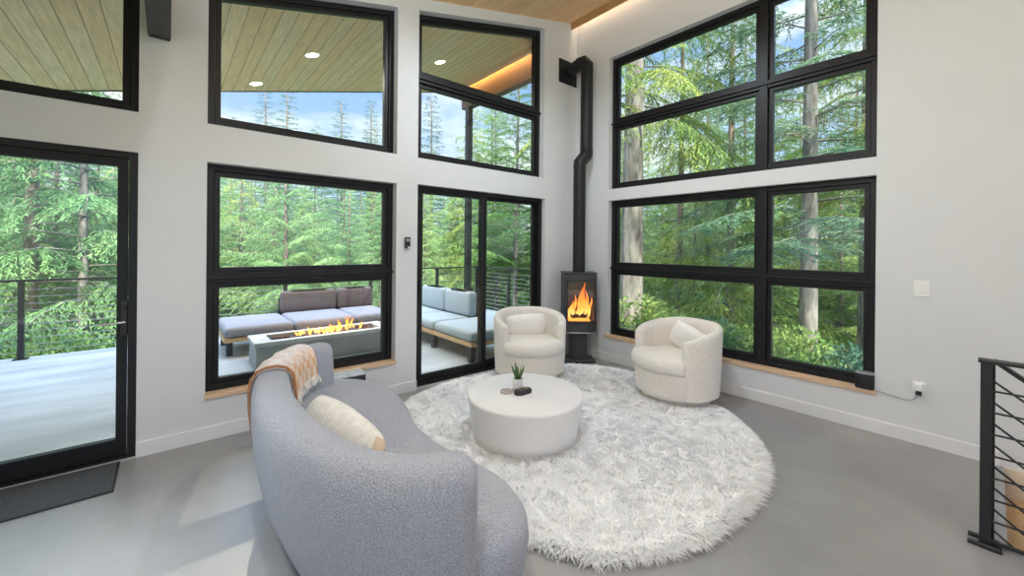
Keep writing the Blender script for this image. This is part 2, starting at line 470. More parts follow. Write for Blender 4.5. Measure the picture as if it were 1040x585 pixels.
# floor with the stairwell cut out of its right rear corner
fl = MB()
STX, STY = -1.17, -3.80
fl.box(-9.0, 0.0, STY, 0.0, -0.28, 0.0)
fl.box(-9.0, STX, -8.0, STY, -0.28, 0.0)
tag(fl.build('floor', 'floor'), kind='structure')
ns_ = MB(); ns_.box(STX - .03, -.016, STY - .018, STY + .012, -0.06, 0.004)
tag(ns_.build('trim_6', 'grey'), kind='structure')
th = MB(); th.box(DX0, DX1, -0.012, 0.2, -0.03, 0.012); th.box(SX0, SX1, 0.0, 0.2, -0.03, 0.004)
tag(th.build('trim_1', 'concrete'), kind='structure')

def sloped_slab(name, x0, x1, y0, y1, z_off, th, m):
    mb = MB()
    p = [(x0, y0, ceil_z(x0) + z_off), (x1, y0, ceil_z(x1) + z_off), (x1, y1, ceil_z(x1) + z_off), (x0, y1, ceil_z(x0) + z_off)]
    mb.hexa(p + [(a, b, c + th) for a, b, c in p])
    return tag(mb.build(name, m), kind='structure')
sloped_slab('ceiling', -9.0, -0.10, -8.0, 0.0, 0.0, 0.05, 'ceil')
sloped_slab('ceiling_soffit', -9.4, 0.12, 0.2, 3.30, 0.0, 0.05, 'soffit')
sloped_slab('roof', -9.8, 0.55, -9.6, 3.34, 0.26, 0.12, 'siding')
cv = MB(); cv.box(-0.12, -0.10, -8.0, 0.0, ceil_z(-0.11) - 0.085, ceil_z(-0.1) + 0.10)
tag(cv.build('trim_2', 'valance'), kind='structure')
led = MB(); led.box(-0.095, -0.055, -7.9, -0.03, 4.60, 4.615)
o = led.build('led_strip', 'led'); tag(o, 'warm white light strip hidden behind the wood valance along the right wall', 'light strip')
fc = MB(); fc.hexa([(-9.4, 3.30, ceil_z(-9.4) - .01), (0.5, 3.30, ceil_z(0.5) - .01), (0.5, 3.33, ceil_z(0.5) - .01), (-9.4, 3.33, ceil_z(-9.4) - .01),
                    (-9.4, 3.30, ceil_z(-9.4) + .27), (0.5, 3.30, ceil_z(0.5) + .27), (0.5, 3.33, ceil_z(0.5) + .27), (-9.4, 3.33, ceil_z(-9.4) + .27)])
tag(fc.build('trim_3', 'black'), kind='structure')

# baseboards
bb = MB(); bb.box(DX1, SX0, -0.016, 0.0, 0.0, 0.102); bb.box(SX1, -0.016, -0.016, 0, 0, 0.102)
tag(bb.build('baseboard_left', 'trim', bevel=0.003), kind='structure')
bb = MB(); bb.box(-0.016, 0.0, -3.80, 0.0, 0.0, 0.102)
tag(bb.build('baseboard_right', 'trim', bevel=0.003), kind='structure')

# ------------------------------------------------------------------ windows
def rect(a0, a1, z0, z1):
    zf = z1 if callable(z1) else (lambda a: z1)
    return [(a0, z0), (a1, z0), (a1, zf(a1)), (a0, zf(a0))]
def inset(poly, l, r, b, t):
    (a0, z0), (a1, _), (_, z1r), (_, z1l) = poly
    sl = (z1r - z1l) / (a1 - a0)
    return [(a0 + l, z0 + b), (a1 - r, z0 + b), (a1 - r, z1r - sl * r - t), (a0 + l, z1l + sl * l - t)]

def window(name, fn, a0, a1, z0, z1, d, rails=(), mulls=(), fwid=0.05, sash=0.038):
    """rails: (z0, z1); mulls: (a0, a1). Frame with stepped sashes, rails, mullions, panes."""
    root = empty(name, fn((a0 + a1) / 2, z0, d)); tag(root, kind='structure')
    outer = rect(a0, a1, z0, z1)
    inner = inset(outer, fwid, fwid, fwid, fwid)
    fr = MB(); fr.ringprism(outer, inner, fn, d, d + 0.09)
    fr.build('window_frame', 'frame', root, bevel=0.004)
    acuts = [inner[0][0]] + [x for m in mulls for x in m] + [inner[1][0]]
    zcuts = [None] + [x for m in rails for x in m] + [None]
    for (m0, m1) in mulls:
        mb = MB(); mb.polyprism(inset(rect(m0, m1, z0, z1), 0, 0, 0.01, 0.01), fn, d - 0.012, d + 0.085)
        mid = (m0 + m1) / 2
        mb.build('mullion', 'frame', root, bevel=0.004)
    for (r0, r1) in rails:
        mb = MB(); mb.polyprism([(a0 + 0.005, r0), (a1 - 0.005, r0), (a1 - 0.005, r1), (a0 + 0.005, r1)], fn, d - 0.006, d + 0.08)
        h = (r1 - r0)
        mb.polyprism([(a0 - 0.004, r0 + h * .38), (a1 + 0.004, r0 + h * .38), (a1 + 0.004, r0 + h * .66), (a0 - 0.004, r0 + h * .66)], fn, d - 0.024, d)
        mb.build('transom_rail', 'frame', root, bevel=0.003)
    zf = z1 if callable(z1) else (lambda a: z1)
    for i in range(0, len(acuts), 2):
        for j in range(0, len(zcuts), 2):
            l, r = acuts[i], acuts[i + 1]
            b = z0 + fwid if zcuts[j] is None else zcuts[j]
            if zcuts[j + 1] is None:
                po = [(l, b), (r, b), (r, zf(r) - fwid), (l, zf(l) - fwid)]
            else:
                t = zcuts[j + 1]
                po = [(l, b), (r, b), (r, t), (l, t)]
            pi = inset(po, sash, sash, sash, sash)
            s = MB(); s.ringprism(po, pi, fn, d + 0.018, d + 0.07)
            so = s.build('sash', 'frame', root, bevel=0.003)
            g = MB(); g.polyprism(inset(pi, -.004, -.004, -.004, -.004), fn, d + 0.042, d + 0.048)
            g.build('pane', 'glass', so)
    return root

D1, D2 = 0.085, 0.075
window('window_1', fA, -6.4, DX1, ZU, top_z, D1)
w2 = window('window_2', fA, WX0, WX1, ZU, top_z, D1)
w3 = window('window_3', fA, WX0, WX1, 0.335, 2.07, D1, rails=[(1.158, 1.240)])
window('window_4', fA, SX0, -0.622, ZU, top_z, D1, rails=[(3.155, 3.245)])
w5 = window('window_5', fB, RY0, RY1, 2.208, 3.90, D2, rails=[(3.013, 3.092)], mulls=[(-2.355, -2.277)])
w6 = window('window_6', fB, RY0, RY1, 0.335, 2.062, D2, rails=[(1.150, 1.234)], mulls=[(-2.355, -2.277)])
s = MB(); s.box(WX0 - .006, WX1 + .008, -0.014, D1 + .005, 0.305, 0.336); s.build('window_sill', 'sill', w3, bevel=0.003)
s = MB(); s.box(-0.014, D2 + .005, RY0 - .012, RY1 + .034, 0.300, 0.336); s.build('window_sill', 'sill', w6, bevel=0.003)

# glass door at the left
d1 = empty('door_1', (DX1, 0, 0)); tag(d1, kind='structure')
fr = MB(); fr.ringprism(rect(DX0, DX1, 0.004, 2.077), inset(rect(DX0, DX1, 0.004, 2.077), .045, .045, .02, .045), fA, -0.004, 0.14)
fr.build('door_frame', 'frame', d1, bevel=0.003)
lo_ = inset(rect(DX0, DX1, 0.004, 2.077), .05, .05, .025, .05)
li_ = inset(lo_, .054, .052, .114, .052)
lf = MB(); lf.ringprism(lo_, li_, fA, 0.02, 0.075)
lf = lf.build('door_leaf', 'frame', d1, bevel=0.003)
g = MB(); g.polyprism(inset(li_, -.004, -.004, -.004, -.004), fA, 0.044, 0.052); g.build('pane', 'glass', lf)
h = MB(); h.tube([(-4.545, -0.05, 0.935), (-4.60, -0.052, 0.933), (-4.672, -0.05, 0.930)], 0.009, 10)
h.tube([(-4.553, 0.022, 0.935), (-4.553, -0.05, 0.935)], 0.010, 10)
h.build('door_handle', 'chrome', lf, smooth=True)['label'] = 'chrome lever handle'
h = MB(); h.obox((-4.553, 0.014), (1, 0), (0, 1), 0.018, 0.008, 0.84, 1.07); h.build('handle_plate', 'black', lf, bevel=0.004)
h = MB(); h.lathe([(0.0, -.01), (0.014, -.01), (0.014, .012), (0.0, .012)], 16, (-4.553, 0.0, 1.02)); h.build('thumb_turn', 'black', lf)

# sliding door
d2 = empty('door_2', ((SX0 + SX1) / 2, 0, 0)); tag(d2, kind='structure')
so_ = rect(SX0, SX1, 0.003, 2.085)
fr = MB(); fr.ringprism(so_, inset(so_, .045, .05, .035, .045), fA, 0.06, 0.17)
fr.build('door_frame', 'frame', d2, bevel=0.003)
for (l, r, dd, nm) in ((SX0 + .045, -1.475, 0.075, 'sliding_panel'), (-1.54, SX1 - .05, 0.12, 'fixed_panel')):
    po = rect(l, r, 0.04, 2.04)
    pi = inset(po, .055, .06, .075, .035)
    p = MB(); p.ringprism(po, pi, fA, dd, dd + 0.04); p = p.build(nm, 'frame', d2, bevel=0.003)
    g = MB(); g.polyprism(inset(pi, -.004, -.004, -.004, -.004), fA, dd + .017, dd + .023); g.build('pane', 'glass', p)
h = MB(); h.box(SX0 + .06, SX0 + .085, 0.05, 0.075, 0.88, 1.12); h.build('door_handle', 'black', d2, bevel=0.005)

# ceiling beam above the glass door
cb = MB(); cb.box(-4.448, -4.325, -8.0, -0.012, 2.896, ceil_z(-4.4) + .04); cb.box(-4.444, -4.329, -0.012, 0.0, 2.885, ceil_z(-4.4) + .04)
tag(cb.build('ceiling_beam', 'iron', bevel=0.004), kind='structure')

# stairwell: lower wall on the far side with warm light painted in, treads going down
tw = MB(); tw.box(-0.014, 0.0, -8.0, STY, -2.9, 0.0)
tag(tw.build('wall_stairwell', 'litwall'), kind='structure')
tr = MB(); tr.box(-1.17, 0.0, STY, STY + .02, -2.9, -0.28); tag(tr.build('wall_stair_end', 'litwall'), kind='structure')
for k in range(8):
    t = MB(); t.box(-1.10, -0.02, STY - .28 * (k + 1), STY - .28 * k + .02, -.19 * (k + 1) - .05, -.19 * (k + 1))
    tag(t.build('stair_tread', 'teak', bevel=0.004), 'wooden stair tread below the landing behind the black railing', 'stair tread', 'stair treads', None)

# ------------------------------------------------------------------ interior railing
r = empty('stair_railing', (-1.225, -3.738, 0), 'black steel landing railing with a post and thin horizontal bars at the right edge', 'railing')
m = MB(); m.obox((-1.215, -3.745), (1, 0), (0, 1), .019, .019, 0.0, 0.905); m.build('post', 'black', r, bevel=0.003)
m = MB(); m.box(-1.247, -1.183, -5.4, -3.718, 0.905, 0.922); m.build('top_rail', 'black', r, bevel=0.003)
m = MB(); m.box(-1.225, -1.205, -5.4, -3.76, 0.018, 0.034); m.build('bottom_rail', 'black', r, bevel=0.003)
for dx in (-0.04, 0.04):
    m = MB(); m.tube([(-1.215 + dx, -3.79, 0.012), (-1.215 + dx, -3.688, 0.012)], 0.011, 10); m.build('foot_tab', 'black', r, smooth=True)
m = MB(); m.obox((-1.215, -3.765), (1, 0), (0, 1), .05, .035, 0.0, 0.012); m.build('base_plate', 'black', r)
for k in range(9):
    z = 0.768 - k * 0.107
    if z < .05: break
    m = MB(); m.tube([(-1.215, -3.76, z), (-1.215, -5.4, z)], 0.0052, 8); m.build('bar', 'black', r, smooth=True)
m = MB(); m.obox((-1.225, -5.40), (1, 0), (0, 1), .028, .028, 0.0, 0.905); m.build('post', 'black', r, bevel=0.003)
r = empty('stair_handrail', (-1.13, -3.76, 0), 'black sloping railing going down the stairs, just behind the landing railing', 'railing')
SLP = 0.80
def sl(y, z): return z + (y + 3.77) * SLP
m = MB(); m.hexa([(-1.165, -5.2, sl(-5.2, .892)), (-1.115, -5.2, sl(-5.2, .892)), (-1.115, -3.775, .892), (-1.165, -3.775, .892),
                  (-1.165, -5.2, sl(-5.2, .915)), (-1.115, -5.2, sl(-5.2, .915)), (-1.115, -3.775, .915), (-1.165, -3.775, .915)])
m.build('handrail', 'black', r)
for k in range(9):
    z = 0.800 - k * 0.107
    if z < .03: break
    m = MB(); m.tube([(-1.14, -3.772, z), (-1.14, -5.2, sl(-5.2, z))], 0.0052, 8); m.build('bar', 'black', r, smooth=True)
m = MB(); m.obox((-1.15, -3.765), (1, 0), (0, 1), .012, .010, 0.0, 0.905); m.build('post', 'black', r)
m = MB(); m.obox((-1.14, -5.2), (1, 0), (0, 1), .018, .018, sl(-5.2, 0) - .3, sl(-5.2, .905)); m.build('post', 'black', r)

# ------------------------------------------------------------------ rug
RC = (-1.76, -1.49)
RT = [(-134, 1.575), (-122, 1.545), (-113, 1.52), (-99, 1.455), (-80, 1.445), (-43, 1.43), (-20, 1.47), (0, 1.53), (15, 1.58), (24, 1.60),
      (44, 1.57), (70, 1.49), (95, 1.44), (104, 1.46), (125, 1.52), (150, 1.45), (180, 1.38), (200, 1.42), (226, 1.575)]
def rug_r(deg):
    d = (deg + 134) % 360 - 134
    xs = [a for a, _ in RT]; ys = [b for _, b in RT]
    return float(np.interp(d, xs, ys))
SEAT = [(-3.50, -0.50), (-3.34, -0.46), (-3.17, -0.575), (-3.055, -0.85), (-3.09, -1.20), (-3.185, -1.55), (-3.205, -1.87), (-3.165, -2.12),
        (-3.145, -2.32), (-3.175, -2.48), (-3.255, -2.61), (-3.38, -2.665), (-3.52, -2.63), (-3.70, -2.49), (-3.84, -2.32), (-3.91, -2.08), (-3.945, -1.77), (-3.94, -1.4), (-3.86, -1.0), (-3.71, -0.70)]
def catmull(P, n, closed=True):
    P = [Vector(p) for p in P]; out = []
    k = len(P)
    rng = k if closed else k - 1
    for i in range(rng):
        if closed:
            p0, p1, p2, p3 = P[(i - 1) % k], P[i], P[(i + 1) % k], P[(i + 2) % k]
        else:
            p0, p1, p2, p3 = P[max(i - 1, 0)], P[i], P[i + 1], P[min(i + 2, k - 1)]
        for j in range(n):
            t = j / n
            out.append(0.5 * ((2 * p1) + (p2 - p0) * t + (2 * p0 - 5 * p1 + 4 * p2 - p3) * t * t + (3 * p1 - p0 - 3 * p2 + p3) * t ** 3))
    if not closed: out.append(P[-1])
    return out
SEATP = catmull(SEAT, 5)
def in_poly(x, y, poly):
    c = np.zeros(len(x), bool); n = len(poly); j = n - 1
    for i in range(n):
        xi, yi = poly[i][0], poly[i][1]; xj, yj = poly[j][0], poly[j][1]
        c ^= ((yi > y) != (yj > y)) & (x < (xj - xi) * (y - yi) / (yj - yi + 1e-12) + xi)
        j = i
    return c
TABLE_C = (-2.215, -1.435)
CHL, CHR = (-1.232, -0.420), (-0.545, -1.775)

rug = empty('shag_rug', (RC[0], RC[1], 0), 'large round white shag rug under the coffee table and armchairs', 'rug')
angs = [math.radians(a) for a in range(0, 360, 3)]
def rug_height(x, y, edge):
    """dense pile surface: soft tufts a few centimetres across, falling to the backing at the rim"""
    h = .034 + .0075 * math.sin(23 * x + 4 * math.sin(9 * y)) * math.cos(21 * y + 3 * math.sin(11 * x)) + .005 * math.sin(47 * x - 31 * y) * math.sin(39 * y + 29 * x) + .004 * math.sin(5 * x + 3 * y)
    return .004 + h * min(1, edge / .05) ** .6
rg = MB()
NA, NR = 300, 78
for k in range(NR + 1):
    q = (k / NR) ** .85
    for i in range(NA):
        a = 2 * PI * i / NA
        R_ = rug_r(math.degrees(a)) - .06
        x, y = RC[0] + math.cos(a) * R_ * q, RC[1] + math.sin(a) * R_ * q
        rg.v.append((x, y, 0.0))
def solid_under(x, y):
    X = np.array([x]); Y = np.array([y])
    return bool(in_poly(X, Y, SEATP)[0]) or min((x - c[0]) ** 2 + (y - c[1]) ** 2 - r_ * r_ for c, r_ in ((TABLE_C, .44), (CHL, .34), (CHR, .34))) < 0
vv = []
sx_ = np.array([p[0] for p in rg.v]); sy_ = np.array([p[1] for p in rg.v])
cover = in_poly(sx_, sy_, [(p.x, p.y) for p in SEATP])
for c, r_ in ((TABLE_C, .45), (CHL, .34), (CHR, .34)):
    cover |= (sx_ - c[0]) ** 2 + (sy_ - c[1]) ** 2 < r_ * r_
cover |= (sx_ > -.62) & (sy_ > -.40)
for n_, (x, y, _) in enumerate(rg.v):
    k = n_ // NA
    R_ = rug_r(math.degrees(2 * PI * (n_ % NA) / NA)) - .06
    h = rug_height(x, y, R_ * (1 - (k / NR) ** .85))
    vv.append((x, y, min(h, .013) if cover[n_] else h))
rg.v = vv
for k in range(NR):
    for i in range(NA):
        j = (i + 1) % NA
        rg.f.append((k * NA + i, (k + 1) * NA + i, (k + 1) * NA + j, k * NA + j))
rg.build('backing', 'fur', rug, smooth=True, angle=85)
def fur(n, seed):
    rg_ = np.random.default_rng(seed)
    a = rg_.uniform(-PI, PI, n)
    rr = np.array([rug_r(d) for d in np.degrees(a)]) - 0.05
    q = np.sqrt(rg_.uniform(0, 1, n))
    q[: n // 12] = 1 - rg_.uniform(0, .03, n // 12)          # denser fringe along the rim
    x = RC[0] + np.cos(a) * rr * q; y = RC[1] + np.sin(a) * rr * q
    keep = ~in_poly(x, y, [(RCX(p)) for p in SEATP])
    for c, rad in ((TABLE_C, .425), (CHL, .335), (CHR, .335)):
        keep &= (x - c[0]) ** 2 + (y - c[1]) ** 2 > rad ** 2
    keep &= ~((x > -3.0) & (y > -0.045))
    x, y, a, q = x[keep], y[keep], a[keep], q[keep]
    n = len(x)
    # tufts: neighbouring strands share a lean, plus jitter; the rim leans outwards
    gx_, gy_ = np.floor((x + .013 * np.sin(y * 41)) / .055), np.floor((y + .013 * np.sin(x * 37)) / .055)
    hsh = np.sin(gx_ * 127.1 + gy_ * 311.7) * 43758.5453
    lean = (hsh - np.floor(hsh)) * 2 * PI * .8 + 1.2 * np.sin(3.1 * x + 2.3 * y) + rg_.normal(0, .9, n)
    lean = np.where(q > .95, a + rg_.normal(0, .5, n), lean)
    rim_ = q > .95
    ln = rg_.uniform(.035, .065, n) * np.where(rim_, 1.35, 1)
    k = np.where(rim_, rg_.uniform(.55, 1.0, n), rg_.uniform(.62, .97, n))
    dx, dy = np.cos(lean) * k * ln, np.sin(lean) * k * ln
    near = (y > -0.14) & (x > -3.0)
    dy = np.where(near, -np.abs(dy), dy)
    for c, rad in ((TABLE_C, .50), (CHL, .42), (CHR, .42)):
        d2 = (x - c[0]) ** 2 + (y - c[1]) ** 2 < rad ** 2
        ang = np.arctan2(y - c[1], x - c[0]) + rg_.normal(0, .5, n)
        dx = np.where(d2, np.cos(ang) * k * ln * .9, dx); dy = np.where(d2, np.sin(ang) * k * ln * .9, dy)
    body = np.array([rug_height(px_, py_, e_) for px_, py_, e_ in zip(x, y, (1 - q) * 1.45)])
    h = ln * np.sqrt(np.maximum(0, 1 - k ** 2)) * .55 + .004
    h = np.where(rim_, h - .012, h)
    w = rg_.uniform(.0018, .0038, n)
    dl = np.sqrt(dx * dx + dy * dy) + 1e-9
    wx, wy = -dy / dl * w, dx / dl * w          # ribbons lie face up, as combed pile does
    V = np.zeros((n, 5, 3)); z0 = body - .004
    V[:, 0] = np.c_[x - wx, y - wy, z0]; V[:, 1] = np.c_[x + wx, y + wy, z0]
    mx, my, mz = x + dx * .45, y + dy * .45, z0 + h * .85
    V[:, 2] = np.c_[mx + wx * .9, my + wy * .9, mz]; V[:, 3] = np.c_[mx - wx * .9, my - wy * .9, mz]
    V[:, 4] = np.c_[x + dx, y + dy, np.maximum(z0 + h, .003)]
    return V
def RCX(p): return (p[0] + (0.10 if p[0] < -3.4 else -0.03), p[1])
def blades(V, name, m, parent):
    n = len(V); me = bpy.data.meshes.new(name)
    me.vertices.add(n * 5); me.vertices.foreach_set('co', V.reshape(-1))
    b = np.arange(n) * 5
    loops = np.stack([b, b + 1, b + 2, b + 3, b + 3, b + 2, b + 4], 1).reshape(-1)
    me.loops.add(n * 7); me.loops.foreach_set('vertex_index', loops)
    me.polygons.add(n * 2)
    st = np.stack([np.arange(n) * 7, np.arange(n) * 7 + 4], 1).reshape(-1)
    me.polygons.foreach_set('loop_start', st)
    me.update(calc_edges=True); me.validate()
    me.materials.append(M[m])
    o = bpy.data.objects.new(name, me); COL.objects.link(o)
    o.parent = parent; o.matrix_parent_inverse = Matrix.Translation(-Vector(parent.location))
    return o
pile = blades(fur(130000, 4), 'pile', 'fur', rug)
pile['kind'] = 'stuff'

# ------------------------------------------------------------------ coffee table
VD = math.atan2(fw.y, fw.x)
tb = empty('coffee_table', (TABLE_C[0], TABLE_C[1], 0.016), 'round white drum coffee table on the shag rug', 'coffee table')
m = MB()
m.lathe([(0.0, .016), (.385, .016), (.395, .022), (.405, .10), (.428, .25), (.440, .318), (.4415, .332), (.436, .341), (.424, .345), (0.0, .345)],
        96, (TABLE_C[0], TABLE_C[1], 0), sx=1.05, sy=1.0, rot=VD)
m.build('drum', 'plaster', tb, smooth=True, angle=60)
TZ = 0.345

# things on the table
PX, PY = -2.245, -1.385
p = empty('potted_plant', (PX, PY, TZ), 'small spiky succulent in a white pot on the coffee table', 'plant')
m = MB(); m.lathe([(0, TZ), (  .044, TZ), (  .044, TZ + .008), (.0, TZ + .008)], 32, (PX, PY, 0)); m.build('saucer', 'teak', p, smooth=True)
m = MB(); m.lathe([(0, TZ + .008), (.035, TZ + .008), (.038, TZ + .014), (.0395, TZ + .092), (.035, TZ + .092), (.034, TZ + .076), (0, TZ + .076)], 32, (PX, PY, 0)); m.build('pot', 'white', p, smooth=True)
m = MB(); m.lathe([(0, TZ + .0765), (.0335, TZ + .0765), (.028, TZ + .082), (0, TZ + .085)], 20, (PX, PY, 0)); m.build('soil', 'soil', p, smooth=True)
rnd = random.Random(3)
for k, (a, tilt, ln) in enumerate([(0.3, .32, .105), (1.6, .12, .12), (2.7, .30, .115), (3.9, .22, .10), (5.2, .28, .11), (0.9, .05, .095)]):
    base = Vector((PX + .009 * math.cos(a), PY + .009 * math.sin(a), TZ + .078))
    dv = Vector((math.cos(a) * math.sin(tilt), math.sin(a) * math.sin(tilt), math.cos(tilt)))
    sd = dv.cross(Vector((math.sin(a + .6), -math.cos(a + .6), .1))).normalized()
    th_ = dv.cross(sd)
    rings = []
    for t, w in ((0, .008), (.3, .012), (.6, .0105), (.85, .0055), (1.0, .0008)):
        c = base + dv * (ln * 1.15 * t) + Vector((math.cos(a), math.sin(a), 0)) * (.010 * t * t)
        rings.append([c + sd * w, c + th_ * w * .35, c - sd * w, c - th_ * w * .35])
    MB().loft(rings).build('leaf', 'plant', p, smooth=True)
cx, cy = -2.335, -1.345
m = MB(); m.lathe([(0, TZ), (.046, TZ), (.049, TZ + .003), (.049, TZ + .012), (.044, TZ + .016), (0, TZ + .016)], 32, (-2.345, -1.365, 0))
tag(m.build('coaster', 'rose', smooth=True), 'small round rose grey dish left of the plant on the coffee table', 'coaster')
c_ = empty('trinket_case', (-2.262, -1.463, TZ), 'black oblong case with brass marks in front of the plant on the coffee table', 'case')
ax = Vector((rt0.x, rt0.y)) * .80 + Vector((fw.x, fw.y)) * .60; ax.normalize(); ay = Vector((-ax.y, ax.x))
def slab(c, hx, hy, z0, z1, r, m, nm, par, k=8):
    ring = []
    for sx, sy, a0 in ((1, 1, 0), (-1, 1, 90), (-1, -1, 180), (1, -1, 270)):
        for i in range(k + 1):
            a = math.radians(a0 + 90 * i / k)
            ring.append((sx * (hx - r) + r * math.cos(a), sy * (hy - r) + r * math.sin(a)))
    f = lambda s, z: [(c[0] + ax.x * u * s + ay.x * v * s, c[1] + ax.y * u * s + ay.y * v * s, z) for u, v in ring]
    mb = MB(); mb.loft([f(.9, z0), f(1, z0 + .005), f(1, z1 - .006), f(.93, z1 - .001), f(.85, z1)])
    return mb.build(nm, m, par, smooth=True)
slab((-2.262, -1.463),   .074, .038, TZ, TZ + .032, .036, 'black', 'body', c_)
for q in (-.03, .0, .03):
    m = MB(); cc = Vector((-2.262, -1.463)) + ax * q
    m.obox((cc.x, cc.y), (ax.x, ax.y), (ay.x, ay.y), .005, .017, TZ + .0315, TZ + .0335); m.build('inlay', 'gold', c_)

# ------------------------------------------------------------------ soft cushion generator
def pillow_mesh(w, h, t, n=14, puff=2.4, corner=0.10):
    """pillow in its own frame: x width, z height, y thickness, pinched seams and soft corners"""
    mb = MB()
    def pt(i, j, sgn):
        u = -1 + 2 * i / n; v = -1 + 2 * j / n
        pin = 1 - corner * (u * u * v * v)
        edge = max(0, (1 - abs(u) ** puff)) ** .5 * max(0, (1 - abs(v) ** puff)) ** .5
        x = u * w / 2 * pin * (1 - .05 * (1 - abs(u)) * abs(v)); z = v * h / 2 * pin * (1 - .04 * abs(u))
        return (x, sgn * t / 2 * edge, z)
    idx = {}
    for sgn in (1, -1):
        for i in range(n + 1):
            for j in range(n + 1):
                if i in (0, n) or j in (0, n):
                    key = (i, j, 0)
                else:
                    key = (i, j, sgn)
                if key not in idx:
                    idx[key] = len(mb.v); mb.v.append(pt(i, j, sgn))
    for sgn in (1, -1):
        g = lambda i, j: idx[(i, j, 0 if (i in (0, n) or j in (0, n)) else sgn)]
        for i in range(n):
            for j in range(n):
                q = (g(i, j), g(i + 1, j), g(i + 1, j + 1), g(i, j + 1))
                mb.f.append(q if sgn < 0 else q[::-1])
    return mb
def place(mb, loc, yaw, tilt=0.0, roll=0.0):
    m = Matrix.Translation(loc) @ Matrix.Rotation(yaw, 4, 'Z') @ Matrix.Rotation(tilt, 4, 'X') @ Matrix.Rotation(roll, 4, 'Y')
    mb.v = [tuple(m @ Vector(p)) for p in mb.v]
    return mb

# ------------------------------------------------------------------ curved sofa
sofa = empty('curved_sofa', (-3.5, -1.55, 0), 'curved grey blue boucle sofa with rounded back in the foreground', 'sofa')
def offset_poly(P, d):
    n = len(P); out = []
    for i in range(n):
        t = (P[(i + 1) % n] - P[(i - 1) % n]).normalized()
        nrm = Vector((t.y, -t.x))
        out.append(P[i] + nrm * d)
    return out
area = sum(SEATP[i].x * SEATP[(i + 1) % len(SEATP)].y - SEATP[(i + 1) % len(SEATP)].x * SEATP[i].y for i in range(len(SEATP)))
sg = 1 if area > 0 else -1      # outward offset sign
mb = MB()
prof = [(.055, -.085), (.07, -.060), (.14, -.035), (.24, -.012), (.33, 0.0), (.385, -.006), (.415, -.028), (.432, -.065), (.438, -.10), (.440, -.13)]
mb.loft([[(p.x, p.y, z) for p in offset_poly(SEATP, o_ * sg)] for z, o_ in prof])
mb.build('seat', 'boucle', sofa, smooth=True, angle=80)
for (fx, fy) in ((-3.35, -0.75), (-3.78, -1.15), (-3.40, -1.55), (-3.80, -2.05), (-3.36, -2.38)):
    m = MB(); m.lathe([(0, 0.0), (.025, 0.0), (.028, .06), (0, .06)], 16, (fx, fy, .0)); m.build('foot', 'black', sofa)

CREST = [(-3.475, -0.555), (-3.60, -0.61), (-3.71, -0.72), (-3.845, -0.98), (-3.915, -1.33), (-3.938, -1.64), (-3.925, -1.92), (-3.885, -2.17), (-3.82, -2.365), (-3.715, -2.50), (-3.58, -2.58)]
CP = catmull(CREST, 8, closed=False)
PROFILE = [(-.05, .05), (-.005, .13), (.045, .26), (.072, .40), (.086, .54), (.088, .64), (.078, .692), (.055, .722), (.02, .737), (-.03, .739), (-.068, .728), (-.093, .70), (-.105, .64), (-.115, .55), (-.125, .42), (-.13, .25), (-.13, .05)]
def crest_frame(i):
    a = CP[max(i - 1, 0)]; b = CP[min(i + 1, len(CP) - 1)]
    t = (b - a).normalized()
    n = Vector((t.y, -t.x))          # towards the outside of the curve
    mid = Vector((-3.3, -1.5))
    if n.dot(CP[i] - mid) < 0: n = -n
    return t, n
def back_section(i, grow=0.0, k=1.0, kz=1.0):
    t, n = crest_frame(i)
    out = []
    for (o_, z) in PROFILE:
        oo = (o_ + .02) * k - .02
        zz = .06 + (z - .06) * kz
        out.append(Vector((CP[i].x + n.x * oo, CP[i].y + n.y * oo, zz)))
    return out
rings = []
NB = len(CP)
# rounded ends: sections shrink over a quarter turn past each end of the crest line
def end_rings(i, sgn):
    t, n = crest_frame(i); out = []
    for q in (0.25, 0.5, 0.75, 0.92, 1.0):
        a = q * PI / 2
        k = max(math.cos(a), 0.06); e = .085 * math.sin(a)
        kz = 1 - .09 * (1 - math.cos(a))
        out.append([p + Vector((t.x, t.y, 0)) * e * sgn for p in back_section(i, k=k, kz=kz)])
    return out
rings = list(reversed(end_rings(0, -1))) + [back_section(i) for i in range(NB)] + end_rings(NB - 1, 1)
MB().loft(rings).build('backrest', 'boucle', sofa, smooth=True, angle=80)

